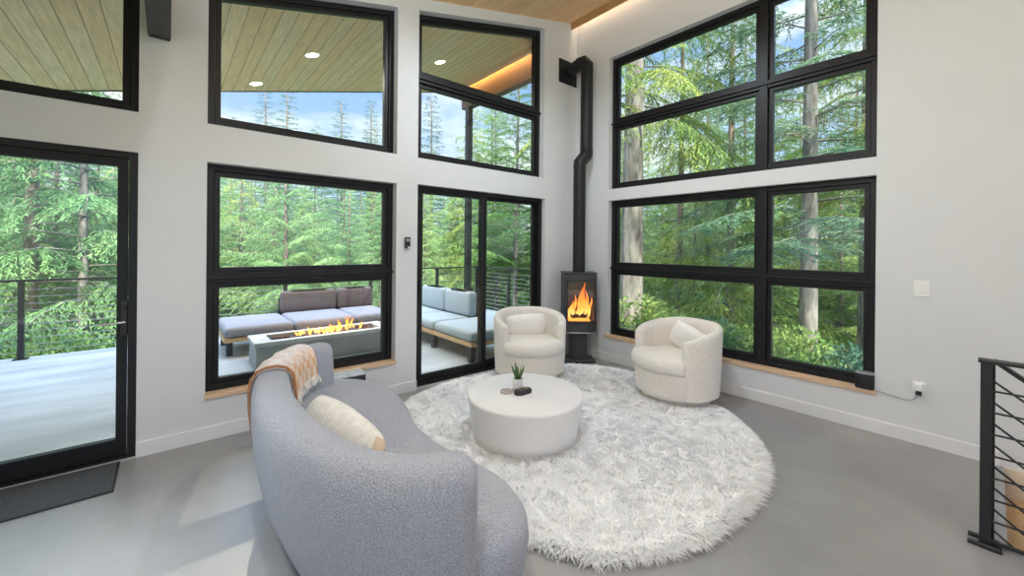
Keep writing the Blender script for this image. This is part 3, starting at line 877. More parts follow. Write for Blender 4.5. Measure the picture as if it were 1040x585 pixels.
# throw draped over the far left part of the back
thr = empty('throw_blanket', (-3.78, -0.9, .74), 'orange and cream checked throw with a brown edge draped over the sofa back', 'blanket')
def throw_material():
    m, nt, out = new_mat('checked wool throw')
    b = nt.nodes.new('ShaderNodeBsdfPrincipled'); b.inputs['Roughness'].default_value = .95; L(nt, b.outputs[0], out.inputs[0])
    uv = nt.nodes.new('ShaderNodeUVMap')
    sp = nt.nodes.new('ShaderNodeSeparateXYZ'); L(nt, uv.outputs[0], sp.inputs[0])
    ck = nt.nodes.new('ShaderNodeTexChecker'); ck.inputs['Scale'].default_value = 9
    ck.inputs['Color1'].default_value = (.74, .66, .66, 1); ck.inputs['Color2'].default_value = (.82, .77, .77, 1)
    L(nt, uv.outputs[0], ck.inputs['Vector'])
    ck2 = nt.nodes.new('ShaderNodeTexChecker'); ck2.inputs['Scale'].default_value = 14
    ck2.inputs['Color1'].default_value = (.76, .45, .24, 1); ck2.inputs['Color2'].default_value = (.80, .66, .56, 1)
    L(nt, uv.outputs[0], ck2.inputs['Vector'])
    # orange stripe along the inner part of the throw
    st = nt.nodes.new('ShaderNodeValToRGB'); L(nt, sp.outputs['Y'], st.inputs[0])
    e = st.color_ramp.elements; e[0].position = .66; e[0].color = (0, 0, 0, 1); e[1].position = .84; e[1].color = (1, 1, 1, 1)
    mx = N(nt, 'ShaderNodeMix', data_type='RGBA'); L(nt, st.outputs[0], mx.inputs[0]); L(nt, ck.outputs[0], mx.inputs[6]); L(nt, ck2.outputs[0], mx.inputs[7])
    no = nt.nodes.new('ShaderNodeTexNoise'); no.inputs['Scale'].default_value = 160
    mx2 = N(nt, 'ShaderNodeMix', data_type='RGBA', blend_type='MULTIPLY'); mx2.inputs[0].default_value = 1
    L(nt, mx.outputs[2], mx2.inputs[6]); L(nt, ramp(nt, no.outputs[0], [(.3, (.85, .85, .85)), (.7, (1.1, 1.1, 1.1))]), mx2.inputs[7])
    L(nt, mx2.outputs[2], b.inputs['Base Color'])
    bp = nt.nodes.new('ShaderNodeBump'); bp.inputs['Strength'].default_value = .4; bp.inputs['Distance'].default_value = .006
    L(nt, no.outputs[0], bp.inputs['Height']); L(nt, bp.outputs[0], b.inputs['Normal'])
    return m
M['throw'] = throw_material()
def throw_surface():
    i0, i1 = 8, 27
    sec = [2, 3, 4, 5, 6, 7, 8, 9, 10, 11, 12, 13]
    outer, inner = [], []
    for i in range(i0, i1 + 1):
        t, n = crest_frame(i)
        s_ = back_section(i)
        row = []
        for j in sec:
            a = s_[j + 1] - s_[j - 1]
            nn = Vector((n.x * a.z, n.y * a.z, -(a.x * n.x + a.y * n.y)))
            # normal in the (outwards, up) plane, pointing away from the section centre
            cen = Vector((CP[i].x - n.x * .02, CP[i].y - n.y * .02, .45))
            nn.normalize()
            if nn.dot(s_[j] - cen) < 0: nn = -nn
            fold = .006 * math.sin(i * 1.1 + j * .35) + .004 * math.sin(i * 2.3)
            row.append((s_[j], nn, fold))
        outer.append(row)
    return outer, sec
rows, sec = throw_surface()
V, Fc, UV = [], [], []
nr, ns = len(rows), len(sec)
for layer in (0, 1):
    for i, row in enumerate(rows):
        for j, (p, nn, fold) in enumerate(row):
            V.append(p + nn * (.006 + (.012 + max(fold, -.003) if layer else 0)))
            UV.append((i / (nr - 1), j / (ns - 1)))
for i in range(nr - 1):
    for j in range(ns - 1):
        a = i * ns + j
        Fc.append((a, a + 1, a + ns + 1, a + ns)); o2 = nr * ns
        Fc.append((o2 + a, o2 + a + ns, o2 + a + ns + 1, o2 + a + 1))
o2 = nr * ns
for i in range(nr - 1):
    for j in (0, ns - 1):
        a = i * ns + j; Fc.append((a, a + ns, o2 + a + ns, o2 + a))
for j in range(ns - 1):
    for i in (0, nr - 1):
        a = i * ns + j; Fc.append((a, a + 1, o2 + a + 1, o2 + a))
tm = MB().add(V, Fc).build('cloth', 'throw', thr, smooth=True, angle=70)
uvl = tm.data.uv_layers.new(name='UVMap')
for lp in tm.data.loops:
    uvl.data[lp.index].uv = UV[lp.vertex_index]
edge = [V[o2 + (nr - 1) * ns + j] for j in range(ns)]
m = MB(); m.tube([p + Vector((0, 0, .002)) for p in edge], .0085, 8); m.build('hem', mat('brown leather hem', (.42, .20, .09), (.34, .15, .06), 20, rough=.6), thr, smooth=True)['label'] = 'brown edge binding'
rnd = random.Random(8)
fr_ = MB()
for i in range(nr - 1):
    for q in range(3):
        a = V[o2 + i * ns + ns - 1].lerp(V[o2 + (i + 1) * ns + ns - 1], q / 3)
        e = a + Vector((rnd.uniform(.0, .012) + .012, rnd.uniform(-.01, .01), -.045 - rnd.uniform(0, .012)))
        fr_.tube([a, a.lerp(e, .5) + Vector((.006, 0, 0)), e], .003, 5)
fo = fr_.build('fringe', 'fluff', thr, smooth=True); fo['kind'] = 'stuff'

pl = pillow_mesh(.72, .33, .17, 18, 2.2, .16)
pob = empty('lumbar_pillow', (-3.72, -1.55, .44), 'ivory plush long pillow with a beige end leaning on the sofa back', 'pillow')
def pil_place(mb):
    return place(mb, Vector((-3.69, -1.70, .50)), math.radians(-79), math.radians(-22), math.radians(4))
pil = pil_place(pl).build('cover', 'fluff', pob, smooth=True, angle=80)
# beige end panel: the same pillow shape, only its end third, a hair larger
pe = pillow_mesh(.728, .336, .178, 18, 2.2, .16)
keepv = [i for i, v in enumerate(pe.v) if v[0] > .285]
mp_ = {v: k for k, v in enumerate(keepv)}
pe2 = MB(); pe2.v = [pe.v[i] for i in keepv]; pe2.f = [tuple(mp_[i] for i in f) for f in pe.f if all(i in mp_ for i in f)]
pil_place(pe2).build('end_panel', 'beige', pob, smooth=True, angle=80)['label'] = 'beige end panel'

# ------------------------------------------------------------------ armchairs
def armchair(c, face_deg, label):
    root = empty('armchair', (c[0], c[1], .016), label, 'armchair', 'cream barrel armchairs')
    fa = math.radians(face_deg)
    R0, TH = .395, .092
    half = math.radians(61)
    # plinth and drum base
    m = MB(); m.lathe([(0, .016), (.305, .016), (.31, .022), (.31, .085), (0, .085)], 64, (c[0], c[1], 0)); m.build('plinth', 'cream', root, smooth=True, angle=50)
    m = MB(); m.lathe([(0, .085), (.355, .085), (.368, .095), (.377, .14), (.384, .25), (.384, .315), (.375, .325), (0, .325)], 72, (c[0], c[1], 0)); m.build('base', 'cream', root, smooth=True, angle=50)
    # barrel back and arms
    rings = []
    n = 44
    def sect(a, top, k=1.0):
        ro, ri = R0, R0 - TH
        mid = (ro + ri) / 2; hw = (ro - ri) / 2 * k
        pr = []
        zs = [(1.0, .10), (1.0, .30), (1.01, .45), (1.0, top - .055), (.9, top - .022), (.62, top - .004), (.2, top), (-.3, top - .002), (-.7, top - .016), (-.95, top - .05), (-1.0, top - .10), (-1.0, .40), (-1.0, .33), (-.9, .12)]
        flare = lambda z: .012 * max(0, (z - .3)) / .4
        for s_, z in zs:
            r_ = mid + hw * s_ + flare(z)
            if z < .14: r_ -= .012
            pr.append((c[0] + r_ * math.cos(a), c[1] + r_ * math.sin(a), max(z, .09)))
        return pr
    a0, a1 = fa + half, fa + 2 * PI - half
    def top_of(q):     # q 0..1 along the barrel: arms lower, back higher
        s_ = math.sin(PI * q)
        return .635 + .105 * min(1, s_ ** .8 * 1.08)
    for e in (1.0, .75, .5, .25):
        ang = e * PI / 2
        rings.append(sect(a0 - .055 / .34 * math.sin(ang), top_of(0) - .03 * (1 - math.cos(ang)), max(math.cos(ang), .08)))
    for i in range(n + 1):
        q = i / n
        rings.append(sect(a0 + (a1 - a0) * q, top_of(q)))
    for e in (.25, .5, .75, 1.0):
        ang = e * PI / 2
        rings.append(sect(a1 + .055 / .34 * math.sin(ang), top_of(1) - .03 * (1 - math.cos(ang)), max(math.cos(ang), .08)))
    MB().loft(rings).build('backrest', 'cream', root, smooth=True, angle=70)
    # seat cushion: rounded disc filling the barrel, bulging past the front
    m = MB(); rg2 = []
    def outline(s_, z):
        pts = []
        for k in range(64):
            a = 2 * PI * k / 64
            da = (a - fa + PI) % (2 * PI) - PI
            w = max(0.0, min(1.0, (half + .10 - abs(da)) / .25))
            w = w * w * (3 - 2 * w)
            r_ = (R0 - TH - .004) * (1 - w) + (R0 + .022) * w
            r_ -= s_
            pts.append((c[0] + r_ * math.cos(a), c[1] + r_ * math.sin(a), z))
        return pts
    for s_, z in ((.035, .322), (.012, .335), (.0, .365), (0.0, .40), (.010, .432), (.035, .452), (.08, .463), (.16, .468)):
        rg2.append(outline(s_, z))
    m.loft(rg2); m.build('seat_cushion', 'cream', root, smooth=True, angle=70)
    return root
ch1 = armchair(CHL, 239, 'cream barrel armchair in front of the sliding door, left of the stove')
ch2 = armchair(CHR, 164, 'cream barrel armchair under the large right window, right of the stove')
def chair_pillow(c, ang, side, w, h, roll, lean, label):
    a = math.radians(ang)
    p_ = pillow_mesh(w, h, .14, 14, 2.3, .10)
    d = Vector((math.cos(a), math.sin(a), 0)); s_ = Vector((-d.y, d.x, 0))
    loc = Vector((c[0], c[1], .45 + h * .46 - .01)) - d * lean + s_ * side
    o = place(p_, loc, a + PI / 2, math.radians(18), roll).build('throw_pillow', 'cushion', None, smooth=True, angle=80)
    return tag(o, label, 'pillow', 'armchair pillows')
chair_pillow(CHL, 236, -.035, .46, .28, -.08, .085, 'off white lumbar pillow in the armchair left of the stove')
chair_pillow(CHR, 182, .085, .37, .29, .50, .10, 'off white pillow in the armchair under the right window')

# ------------------------------------------------------------------ stove
SC_ = Vector((-0.29, -0.32))
sf = Vector((-fw.x, -fw.y)); sr = Vector((rt0.x, rt0.y))
stv = empty('wood_stove', (SC_.x, SC_.y, 0), 'dark grey freestanding stove with a lit fire on a pedestal in the corner', 'stove')
def stove_ring(hw, hd_front, hd_back, z, bulge=.03, k=10):
    """plan with a gently bowed front; local u along image right, v towards the room"""
    pts = []
    for i in range(k + 1):
        u = -1 + 2 * i / k
        pts.append((u * hw, hd_front + bulge * (1 - u * u)))
    pts += [(hw, -hd_back), (-hw, -hd_back)]
    return [(SC_.x + sr.x * u + sf.x * v, SC_.y + sr.y * u + sf.y * v, z) for u, v in pts]
m = MB(); m.loft([stove_ring(.20, .13, .13, .0), stove_ring(.20, .13, .13, .035), stove_ring(.19, .12, .12, .042)]); m.build('base_plate', 'iron', stv, bevel=.004)
m = MB(); m.loft([stove_ring(.105, .07, .10, .04), stove_ring(.105, .07, .10, .40)]); m.build('pedestal', 'iron', stv, bevel=.006)
m = MB(); m.loft([stove_ring(.20, .16, .165, .385), stove_ring(.205, .165, .165, .392), stove_ring(.205, .165, .165, .402), stove_ring(.19, .15, .16, .41)]); m.build('ash_lip', 'chrome', stv)['label'] = 'pale metal lip'
# body with a front opening: back half, cheeks, top and bottom
HW = .205
body = MB()
body.loft([stove_ring(HW, .155, .165, .41), stove_ring(HW, .155, .165, .52)])
body.loft([stove_ring(HW, .155, .165, 1.035), stove_ring(HW, .155, .165, 1.118), stove_ring(HW - .012, .143, .155, 1.128)])
def sp(u, v, z): return (SC_.x + sr.x * u + sf.x * v, SC_.y + sr.y * u + sf.y * v, z)
for sgn in (-1, 1):
    a, b = sgn * HW, sgn * .178
    body.hexa([sp(a, -.165, .50), sp(b, -.165, .50), sp(b, .172, .50), sp(a, .158, .50), sp(a, -.165, 1.05), sp(b, -.165, 1.05), sp(b, .172, 1.05), sp(a, .158, 1.05)])
body.hexa([sp(-HW, -.165, .50), sp(HW, -.165, .50), sp(HW, -.14, .50), sp(-HW, -.14, .50), sp(-HW, -.165, 1.05), sp(HW, -.165, 1.05), sp(HW, -.14, 1.05), sp(-HW, -.14, 1.05)])
body.build('body', 'iron', stv, bevel=.004)
m = MB(); m.loft([stove_ring(HW + .008, .163, .17, 1.128), stove_ring(HW + .008, .163, .17, 1.142)]); m.build('top_plate', 'iron', stv, bevel=.003)
df = MB()
for (u0, u1, z0, z1) in ((-.182, -.160, .505, 1.062), (.160, .182, .505, 1.062), (-.182, .182, .505, .540), (-.182, .182, 1.03, 1.062)):
    df.hexa([sp(u0, .17, z0), sp(u1, .17, z0), sp(u1, .196, z0), sp(u0, .196, z0), sp(u0, .17, z1), sp(u1, .17, z1), sp(u1, .196, z1), sp(u0, .196, z1)])
dr = df.build('stove_door', 'black', stv, bevel=.003)
g = MB(); g.hexa([sp(-.162, .178, .535), sp(.162, .178, .535), sp(.162, .182, .535), sp(-.162, .182, .535), sp(-.162, .178, 1.035), sp(.162, .178, 1.035), sp(.162, .182, 1.035), sp(-.162, .182, 1.035)])
g.build('pane', 'stoveglass', dr)
m = MB(); m.tube([sp(.171, .198, .80), sp(.171, .215, .78), sp(.171, .215, .70), sp(.171, .198, .68)], .006, 8); m.build('handle', 'black', dr, smooth=True)
lg = MB()
for (u0, v0, z0, u1, v1, z1, rr) in ((-.11, .02, .60, .11, .05, .61, .035), (-.09, -.06, .60, .10, -.03, .605, .032), (-.05, .06, .655, .08, -.06, .67, .028), (-.10, .08, .585, .09, .09, .59, .028)):
    lg = MB(); lg.tube([sp(u0, v0, z0), sp((u0 + u1) / 2, (v0 + v1) / 2, (z0 + z1) / 2 + .006), sp(u1, v1, z1)], rr, 12); lg.build('log', 'log', stv, smooth=True)
em = MB(); em.hexa([sp(-.135, -.13, .522), sp(.135, -.13, .522), sp(.135, .14, .522), sp(-.135, .14, .522), sp(-.12, -.12, .565), sp(.12, -.12, .565), sp(.12, .12, .56), sp(-.12, .12, .56)]); em.build('ember_bed', 'ember', stv)

def flame(mb, base, h, r, lean, rnd, axis=None):
    """one tongue of fire: a twisting teardrop"""
    rings = []
    ph = rnd.uniform(0, 6.28)
    for t in (0, .08, .2, .35, .5, .65, .8, .92, 1.0):
        rad = r * (math.sin(PI * min(1, (t * .82 + .12))) ** 1.2) * (1 - t * .55) + .0008
        off = Vector((lean[0] * t ** 1.4, lean[1] * t ** 1.4, 0)) + Vector((math.cos(ph + t * 7), math.sin(ph + t * 7), 0)) * r * .5 * t
        c = Vector(base) + off + Vector((0, 0, h * t))
        rings.append([c + Vector((math.cos(2 * PI * k / 8) * rad, math.sin(2 * PI * k / 8) * rad * .8, 0)) for k in range(8)])
    mb.loft(rings)
M['flame_stove'] = flame_mat('stove flame', .55, .92, 1.5)
rnd = random.Random(5)
for (u, v, h, r_) in ((-.13, .07, .15, .028), (-.10, .03, .20, .03), (-.06, .05, .23, .03), (-.025, .08, .16, .028), (.0, .03, .28, .036), (.035, .07, .34, .038), (.06, .02, .43, .042), (.095, .05, .34, .038), (.125, .06, .25, .03), (.075, .09, .20, .03), (.0, .10, .15, .026), (.02, -.03, .36, .034), (-.085, .09, .12, .026), (.115, .09, .15, .024), (-.05, -.03, .27, .03)):
    f_ = MB(); b = sp(u, v, .575)
    flame(f_, b, h, r_, (rnd.uniform(-.01, .03), rnd.uniform(-.03, .01)), rnd)
    f_.build('flame', 'flame_stove', stv, smooth=True, angle=80)
stv_l = bpy.data.lights.new('stove_glow', 'POINT'); stv_l.energy = 2.5; stv_l.color = (1, .45, .15); stv_l.shadow_soft_size = .06
lo = bpy.data.objects.new('stove_glow', stv_l); COL.objects.link(lo); lo.location = sp(.03, .06, .74)

# flue: lower pipe, jog, upper pipe, elbow to a wall plate
fp = empty('stove_flue', (SC_.x, SC_.y, 1.14), 'matt black flue pipe rising from the stove, jogging and turning into the left wall', 'flue pipe')
RP = .078
UX, UY = -0.18, -0.334
m = MB(); m.tube([(SC_.x, SC_.y, 1.142), (SC_.x, SC_.y, 2.50)], RP, 28); m.build('lower_pipe', 'flue', fp, smooth=True)
m = MB(); m.tube([(SC_.x, SC_.y, 2.48), (SC_.x, SC_.y, 2.545), (UX, UY, 2.665), (UX, UY, 2.73)], RP * 1.06, 28); m.build('offset_elbow', 'flue', fp, smooth=True, angle=30)
m = MB(); m.tube([(UX, UY, 2.71), (UX, UY, 3.82)], RP, 28); m.build('upper_pipe', 'flue', fp, smooth=True)
m = MB(); m.tube([(UX, UY, 3.73), (UX, UY, 3.83), (UX, UY + .05, 3.89), (UX, UY + .13, 3.89)], RP * 1.05, 28); m.build('top_elbow', 'flue', fp, smooth=True, angle=30)
m = MB(); m.tube([(UX, UY + .10, 3.89), (UX, -0.048, 3.85)], RP, 28); m.build('wall_pipe', 'flue', fp, smooth=True)
m = MB(); m.box(-.362, -.012, -.016, -.003, 3.675, 3.99); m.build('wall_plate', 'flue', fp, bevel=.003)
m = MB(); m.lathe([(RP, 0), (RP + .03, 0), (RP + .03, .012), (RP, .012)], 28, caps=False); m.v = [(UX + a, -.014 - z, 3.85 + b) for a, b, z in m.v]; m.build('collar', 'flue', fp)

# ------------------------------------------------------------------ small things on the right wall
spk = empty('wireless_speaker', (0.03, -3.098, .336), 'black rounded speaker on the right end of the wooden window sill', 'speaker')
ring = []
for sx, sy, a0 in ((1, 1, 0), (-1, 1, 90), (-1, -1, 180), (1, -1, 270)):
    for i in range(7):
        a = math.radians(a0 + 15 * i); ring.append((sx * .025 + .028 * math.cos(a), sy * .034 + .028 * math.sin(a)))
fz = lambda s_, z: [(.022 + u * s_, -3.096 + v * s_, z) for u, v in ring]
m = MB(); m.loft([fz(.94, .337), fz(1, .345), fz(1, .448), fz(.985, .455)]); m.build('grille', 'black', spk, smooth=True, angle=50)
m = MB(); m.loft([fz(.985, .455), fz(.96, .462), fz(.88, .464)]); m.build('top_panel', 'grey', spk, smooth=True, angle=50)
cord = MB()
pts = [(.03, -3.165, .345), (-.012, -3.175, .34), (-.010, -3.20, .335), (-.007, -3.27, .322), (-.007, -3.34, .315), (-.012, -3.385, .335), (-.03, -3.405, .385)]
cord.tube(catmull(pts, 5, closed=False), .0028, 6)
tag(cord.build('power_cord', 'grey', smooth=True), 'thin grey cord from the speaker to the wall outlet', 'cord')
ot = empty('wall_outlet', (0, -3.407, .40), 'white wall outlet near the floor right of the window', 'outlet')
m = MB(); m.box(-.006, 0, -3.445, -3.372, .355, .468); m.build('cover_plate', 'white', ot, bevel=.003)
m = MB(); m.box(-.009, -.005, -3.423, -3.394, .418, .452); m.box(-.009, -.005, -3.423, -3.394, .372, .404); m.build('socket', 'grey', ot)
ad = empty('plug_adapter', (-.02, -3.407, .43), 'white plug adapter in the wall outlet', 'plug')
m = MB(); m.box(-.048, -.009, -3.432, -3.385, .408, .462); m.build('body', 'white', ad, bevel=.008)
m = MB(); m.box(-.035, -.009, -3.425, -3.392, .372, .404); m.build('plug', 'black', ad, bevel=.004)
sw = empty('light_switch', (0, -3.418, 1.173), 'white light switch on the right wall above the outlet', 'light switch')
m = MB(); m.box(-.006, 0, -3.462, -3.376, 1.113, 1.233); m.build('cover_plate', 'white', sw, bevel=.003)
m = MB(); m.box(-.011, -.004, -3.450, -3.422, 1.14, 1.206); m.build('rocker', 'white', sw, bevel=.002)
m = MB(); m.box(-.011, -.004, -3.417, -3.389, 1.14, 1.206); m.build('rocker', 'white', sw, bevel=.002)
# black remote in its cradle between window and sliding door
rm = empty('wall_remote', (-2.52, 0, 1.485), 'small black remote in a wall cradle between window and sliding door', 'remote control')
m = MB(); m.box(-2.545, -2.493, -.012, 0, 1.425, 1.50); m.build('cradle', 'white', rm, bevel=.003)
m = MB(); m.box(-2.548, -2.490, -.028, -.010, 1.432, 1.545); m.build('body', 'black', rm, bevel=.006)
m = MB(); m.box(-2.541, -2.497, -.030, -.027, 1.500, 1.528); m.build('screen', 'grey', rm)
m = MB(); m.box(-2.520, -2.496, -.031, -.027, 1.437, 1.450); m.build('button', 'white', rm)

# doormat
dm = empty('doormat', (-5.1, -.23, 0), 'charcoal doormat inside the glass door', 'doormat')
m = MB(); m.box(-5.75, -4.575, -.435, -.03, 0.001, .012); m.build('fibre', 'matfibre', dm, bevel=.003)
m = MB(); m.ringprism(rect(-5.76, -4.565, -.445, -.02), inset(rect(-5.76, -4.565, -.445, -.02), .02, .02, .02, .02), lambda a, b, d: (a, b, d), .001, .009); m.build('border', 'black', dm)

# low black box under the left window
bx = empty('floor_console', (-3.08, -.09, 0), 'low black box with a pale glossy top under the left window behind the sofa', 'box')
m = MB(); m.box(-3.34, -2.985, -.185, -.02, .03, .318); m.build('cabinet', 'navy', bx, bevel=.004)
m = MB(); m.box(-3.345, -2.98, -.19, -.018, .318, .332); m.build('top', 'gloss', bx, bevel=.003)
for xx in (-3.31, -3.015):
    m = MB(); m.box(xx - .015, xx + .015, -.17, -.035, 0, .03); m.build('foot', 'black', bx)

# ------------------------------------------------------------------ deck
DZ = -0.03
dk = MB(); dk.box(-9.5, 1.45, 0.2, 4.32, DZ - .25, DZ)
tag(dk.build('floor_deck', 'deckstone'), kind='structure')
def railing(label, p0, p1, posts, horiz):
    root = empty('deck_railing', (p0[0], p0[1], DZ), label, 'railing', 'deck railings')
    a, b = Vector((*p0, 0)), Vector((*p1, 0)); u = (b - a).normalized(); w = Vector((-u.y, u.x, 0))
    m = MB(); m.obox(((a.x + b.x) / 2, (a.y + b.y) / 2), (u.x, u.y), (w.x, w.y), (b - a).length / 2, .025, DZ + .985, DZ + 1.015); m.build('top_rail', 'black', root, bevel=.003)
    for t in posts:
        c = a + u * t
        m = MB(); m.obox((c.x, c.y), (u.x, u.y), (w.x, w.y), .028, .028, DZ, DZ + .985)
        m.obox((c.x, c.y), (u.x, u.y), (w.x, w.y), .065, .055, DZ, DZ + .012); m.build('post', 'black', root, bevel=.002)
    for k in range(10):
        z = DZ + .09 + k * .088
        m = MB(); m.tube([(a.x, a.y, z), (b.x, b.y, z)], .005, 6); m.build('cable', 'grey', root, smooth=True)
railing('black cable railing along the far edge of the deck', (-9.3, 4.2), (1.35, 4.2), [9.3 + x for x in (-8.9, -7.25, -5.754, -4.26, -2.768, -1.264, .23, 1.33 - .02)], 1)
railing('black cable railing along the right side of the deck', (1.35, 0.35), (1.35, 4.14), [.1, 1.35, 2.70], 0)
pc = empty('steel_post', (.3, 3.1, DZ), 'black steel post holding the roof overhang behind the sectional sofa', 'post')
m = MB(); m.obox((.3, 3.1), (1, 0), (0, 1), .055, .055, DZ, 4.26); m.build('shaft', 'black', pc, bevel=.004)
m = MB(); m.obox((.3, 3.1), (1, 0), (0, 1), .11, .11, DZ, DZ + .015); m.build('base_plate', 'black', pc)
rb = MB(); rb.box(.25, .40, .2, 3.30, 4.265, 4.665)
tag(rb.build('trim_4', 'rim'), kind='structure')
al = MB(); al.box(.165, .21, .25, 3.2, 4.69, 4.70)
tag(al.build('led_strip', 'amber'), 'amber light strip along the inside of the overhang rim beam', 'light strip')
lid = MB(); lid.box(.12, .42, .2, 3.3, 4.72, 4.74); tag(lid.build('trim_5', 'rim'), kind='structure')

# downlights in the soffit
def downlight(x, y, label, group, soff=True):
    z = ceil_z(x)
    root = empty('downlight', (x, y, z), label, 'downlight', group)
    tilt = math.atan(.248)
    def put(mb):
        mt = Matrix.Translation((x, y, z)) @ Matrix.Rotation(-tilt, 4, 'Y'); mb.v = [tuple(mt @ Vector(p)) for p in mb.v]; return mb
    m = MB(); m.lathe([(.075, -.004), (.09, -.004), (.092, .0), (.075, .0)], 24, caps=False); put(m).build('trim_ring', 'white', root)
    m = MB(); m.lathe([(0, -.003), (.075, -.003), (.075, -.001), (0, -.001)], 24); put(m).build('lens', 'lamp', root)
    ld = bpy.data.lights.new('downlight_lamp', 'SPOT'); ld.energy = 120; ld.color = (1, .88, .72); ld.spot_size = 2.6; ld.spot_blend = .6; ld.shadow_soft_size = .02
    o = bpy.data.objects.new('downlight_lamp', ld); COL.objects.link(o); o.location = (x, y, z - .05)
for i, (x, y, lb) in enumerate([(-2.978, 1.73, 'recessed downlight in the wood soffit, the higher of the two in the middle window'), (-3.406, 2.94, 'recessed downlight in the wood soffit near its outer edge, low in the middle window'),
                (-1.178, 1.71, 'recessed downlight in the wood soffit seen through the window above the sliding door')]):
    downlight(x, y, lb, 'soffit downlights')

# ------------------------------------------------------------------ outdoor furniture
fpz = DZ
fpit = empty('fire_pit', (-2.68, 2.12, DZ), 'long pale concrete fire pit table with flames on the deck', 'fire pit')
X0, X1, Y0, Y1, TZ2 = -3.55, -1.83, 1.84, 2.42, .285
m = MB(); m.box(X0 + .02, X1 - .02, Y0 + .02, Y1 - .02, DZ, TZ2 - .05); m.build('body', 'shadeconc', fpit, bevel=.006)
m = MB(); m.ringprism(rect(X0, X1, Y0, Y1), rect(-3.36, -1.98, 1.95, 2.31), lambda a, b, d: (a, b, d), TZ2 - .05, TZ2); m.build('top_slab', 'concrete', fpit, bevel=.005)
m = MB(); m.box(-3.36, -1.98, 1.95, 2.31, TZ2 - .055, TZ2 - .035); m.build('burner_tray', 'black', fpit)
rnd = random.Random(11)
for k in range(60):
    x, y = rnd.uniform(-3.32, -2.02), rnd.uniform(1.98, 2.28); r_ = rnd.uniform(.022, .04)
    b = bmesh.new(); bmesh.ops.create_icosphere(b, subdivisions=1, radius=r_)
    m = MB(); sq = rnd.uniform(.6, .9)
    m.add([(x + v.co.x * rnd.uniform(.8, 1.2), y + v.co.y * rnd.uniform(.8, 1.2), TZ2 - .028 + v.co.z * sq) for v in b.verts], [tuple(v.index for v in f.verts) for f in b.faces]); b.free()
    m.build('lava_rock', 'lava', fpit)
M['flame_pit'] = flame_mat('fire pit flame', TZ2 - .03, TZ2 + .2, 2.2)
for k in range(34):
    x = rnd.uniform(-3.05, -2.15); y = rnd.uniform(2.03, 2.22)
    pk = .5 + .5 * math.exp(-((x + 2.42) / .16) ** 2)
    f_ = MB(); flame(f_, (x, y, TZ2 - .02), rnd.uniform(.07, .17) * pk * 1.2 + (.07 if abs(x + 2.42) < .06 else 0), rnd.uniform(.012, .026), (rnd.uniform(-.05, .05), rnd.uniform(-.03, .03)), rnd)
    f_.build('flame', 'flame_pit', fpit, smooth=True, angle=80)
lp = bpy.data.lights.new('fire_pit_glow', 'POINT'); lp.energy = 5; lp.color = (1, .5, .18); lp.shadow_soft_size = .15
lo = bpy.data.objects.new('fire_pit_glow', lp); COL.objects.link(lo); lo.location = (-2.55, 2.12, TZ2 + .2)

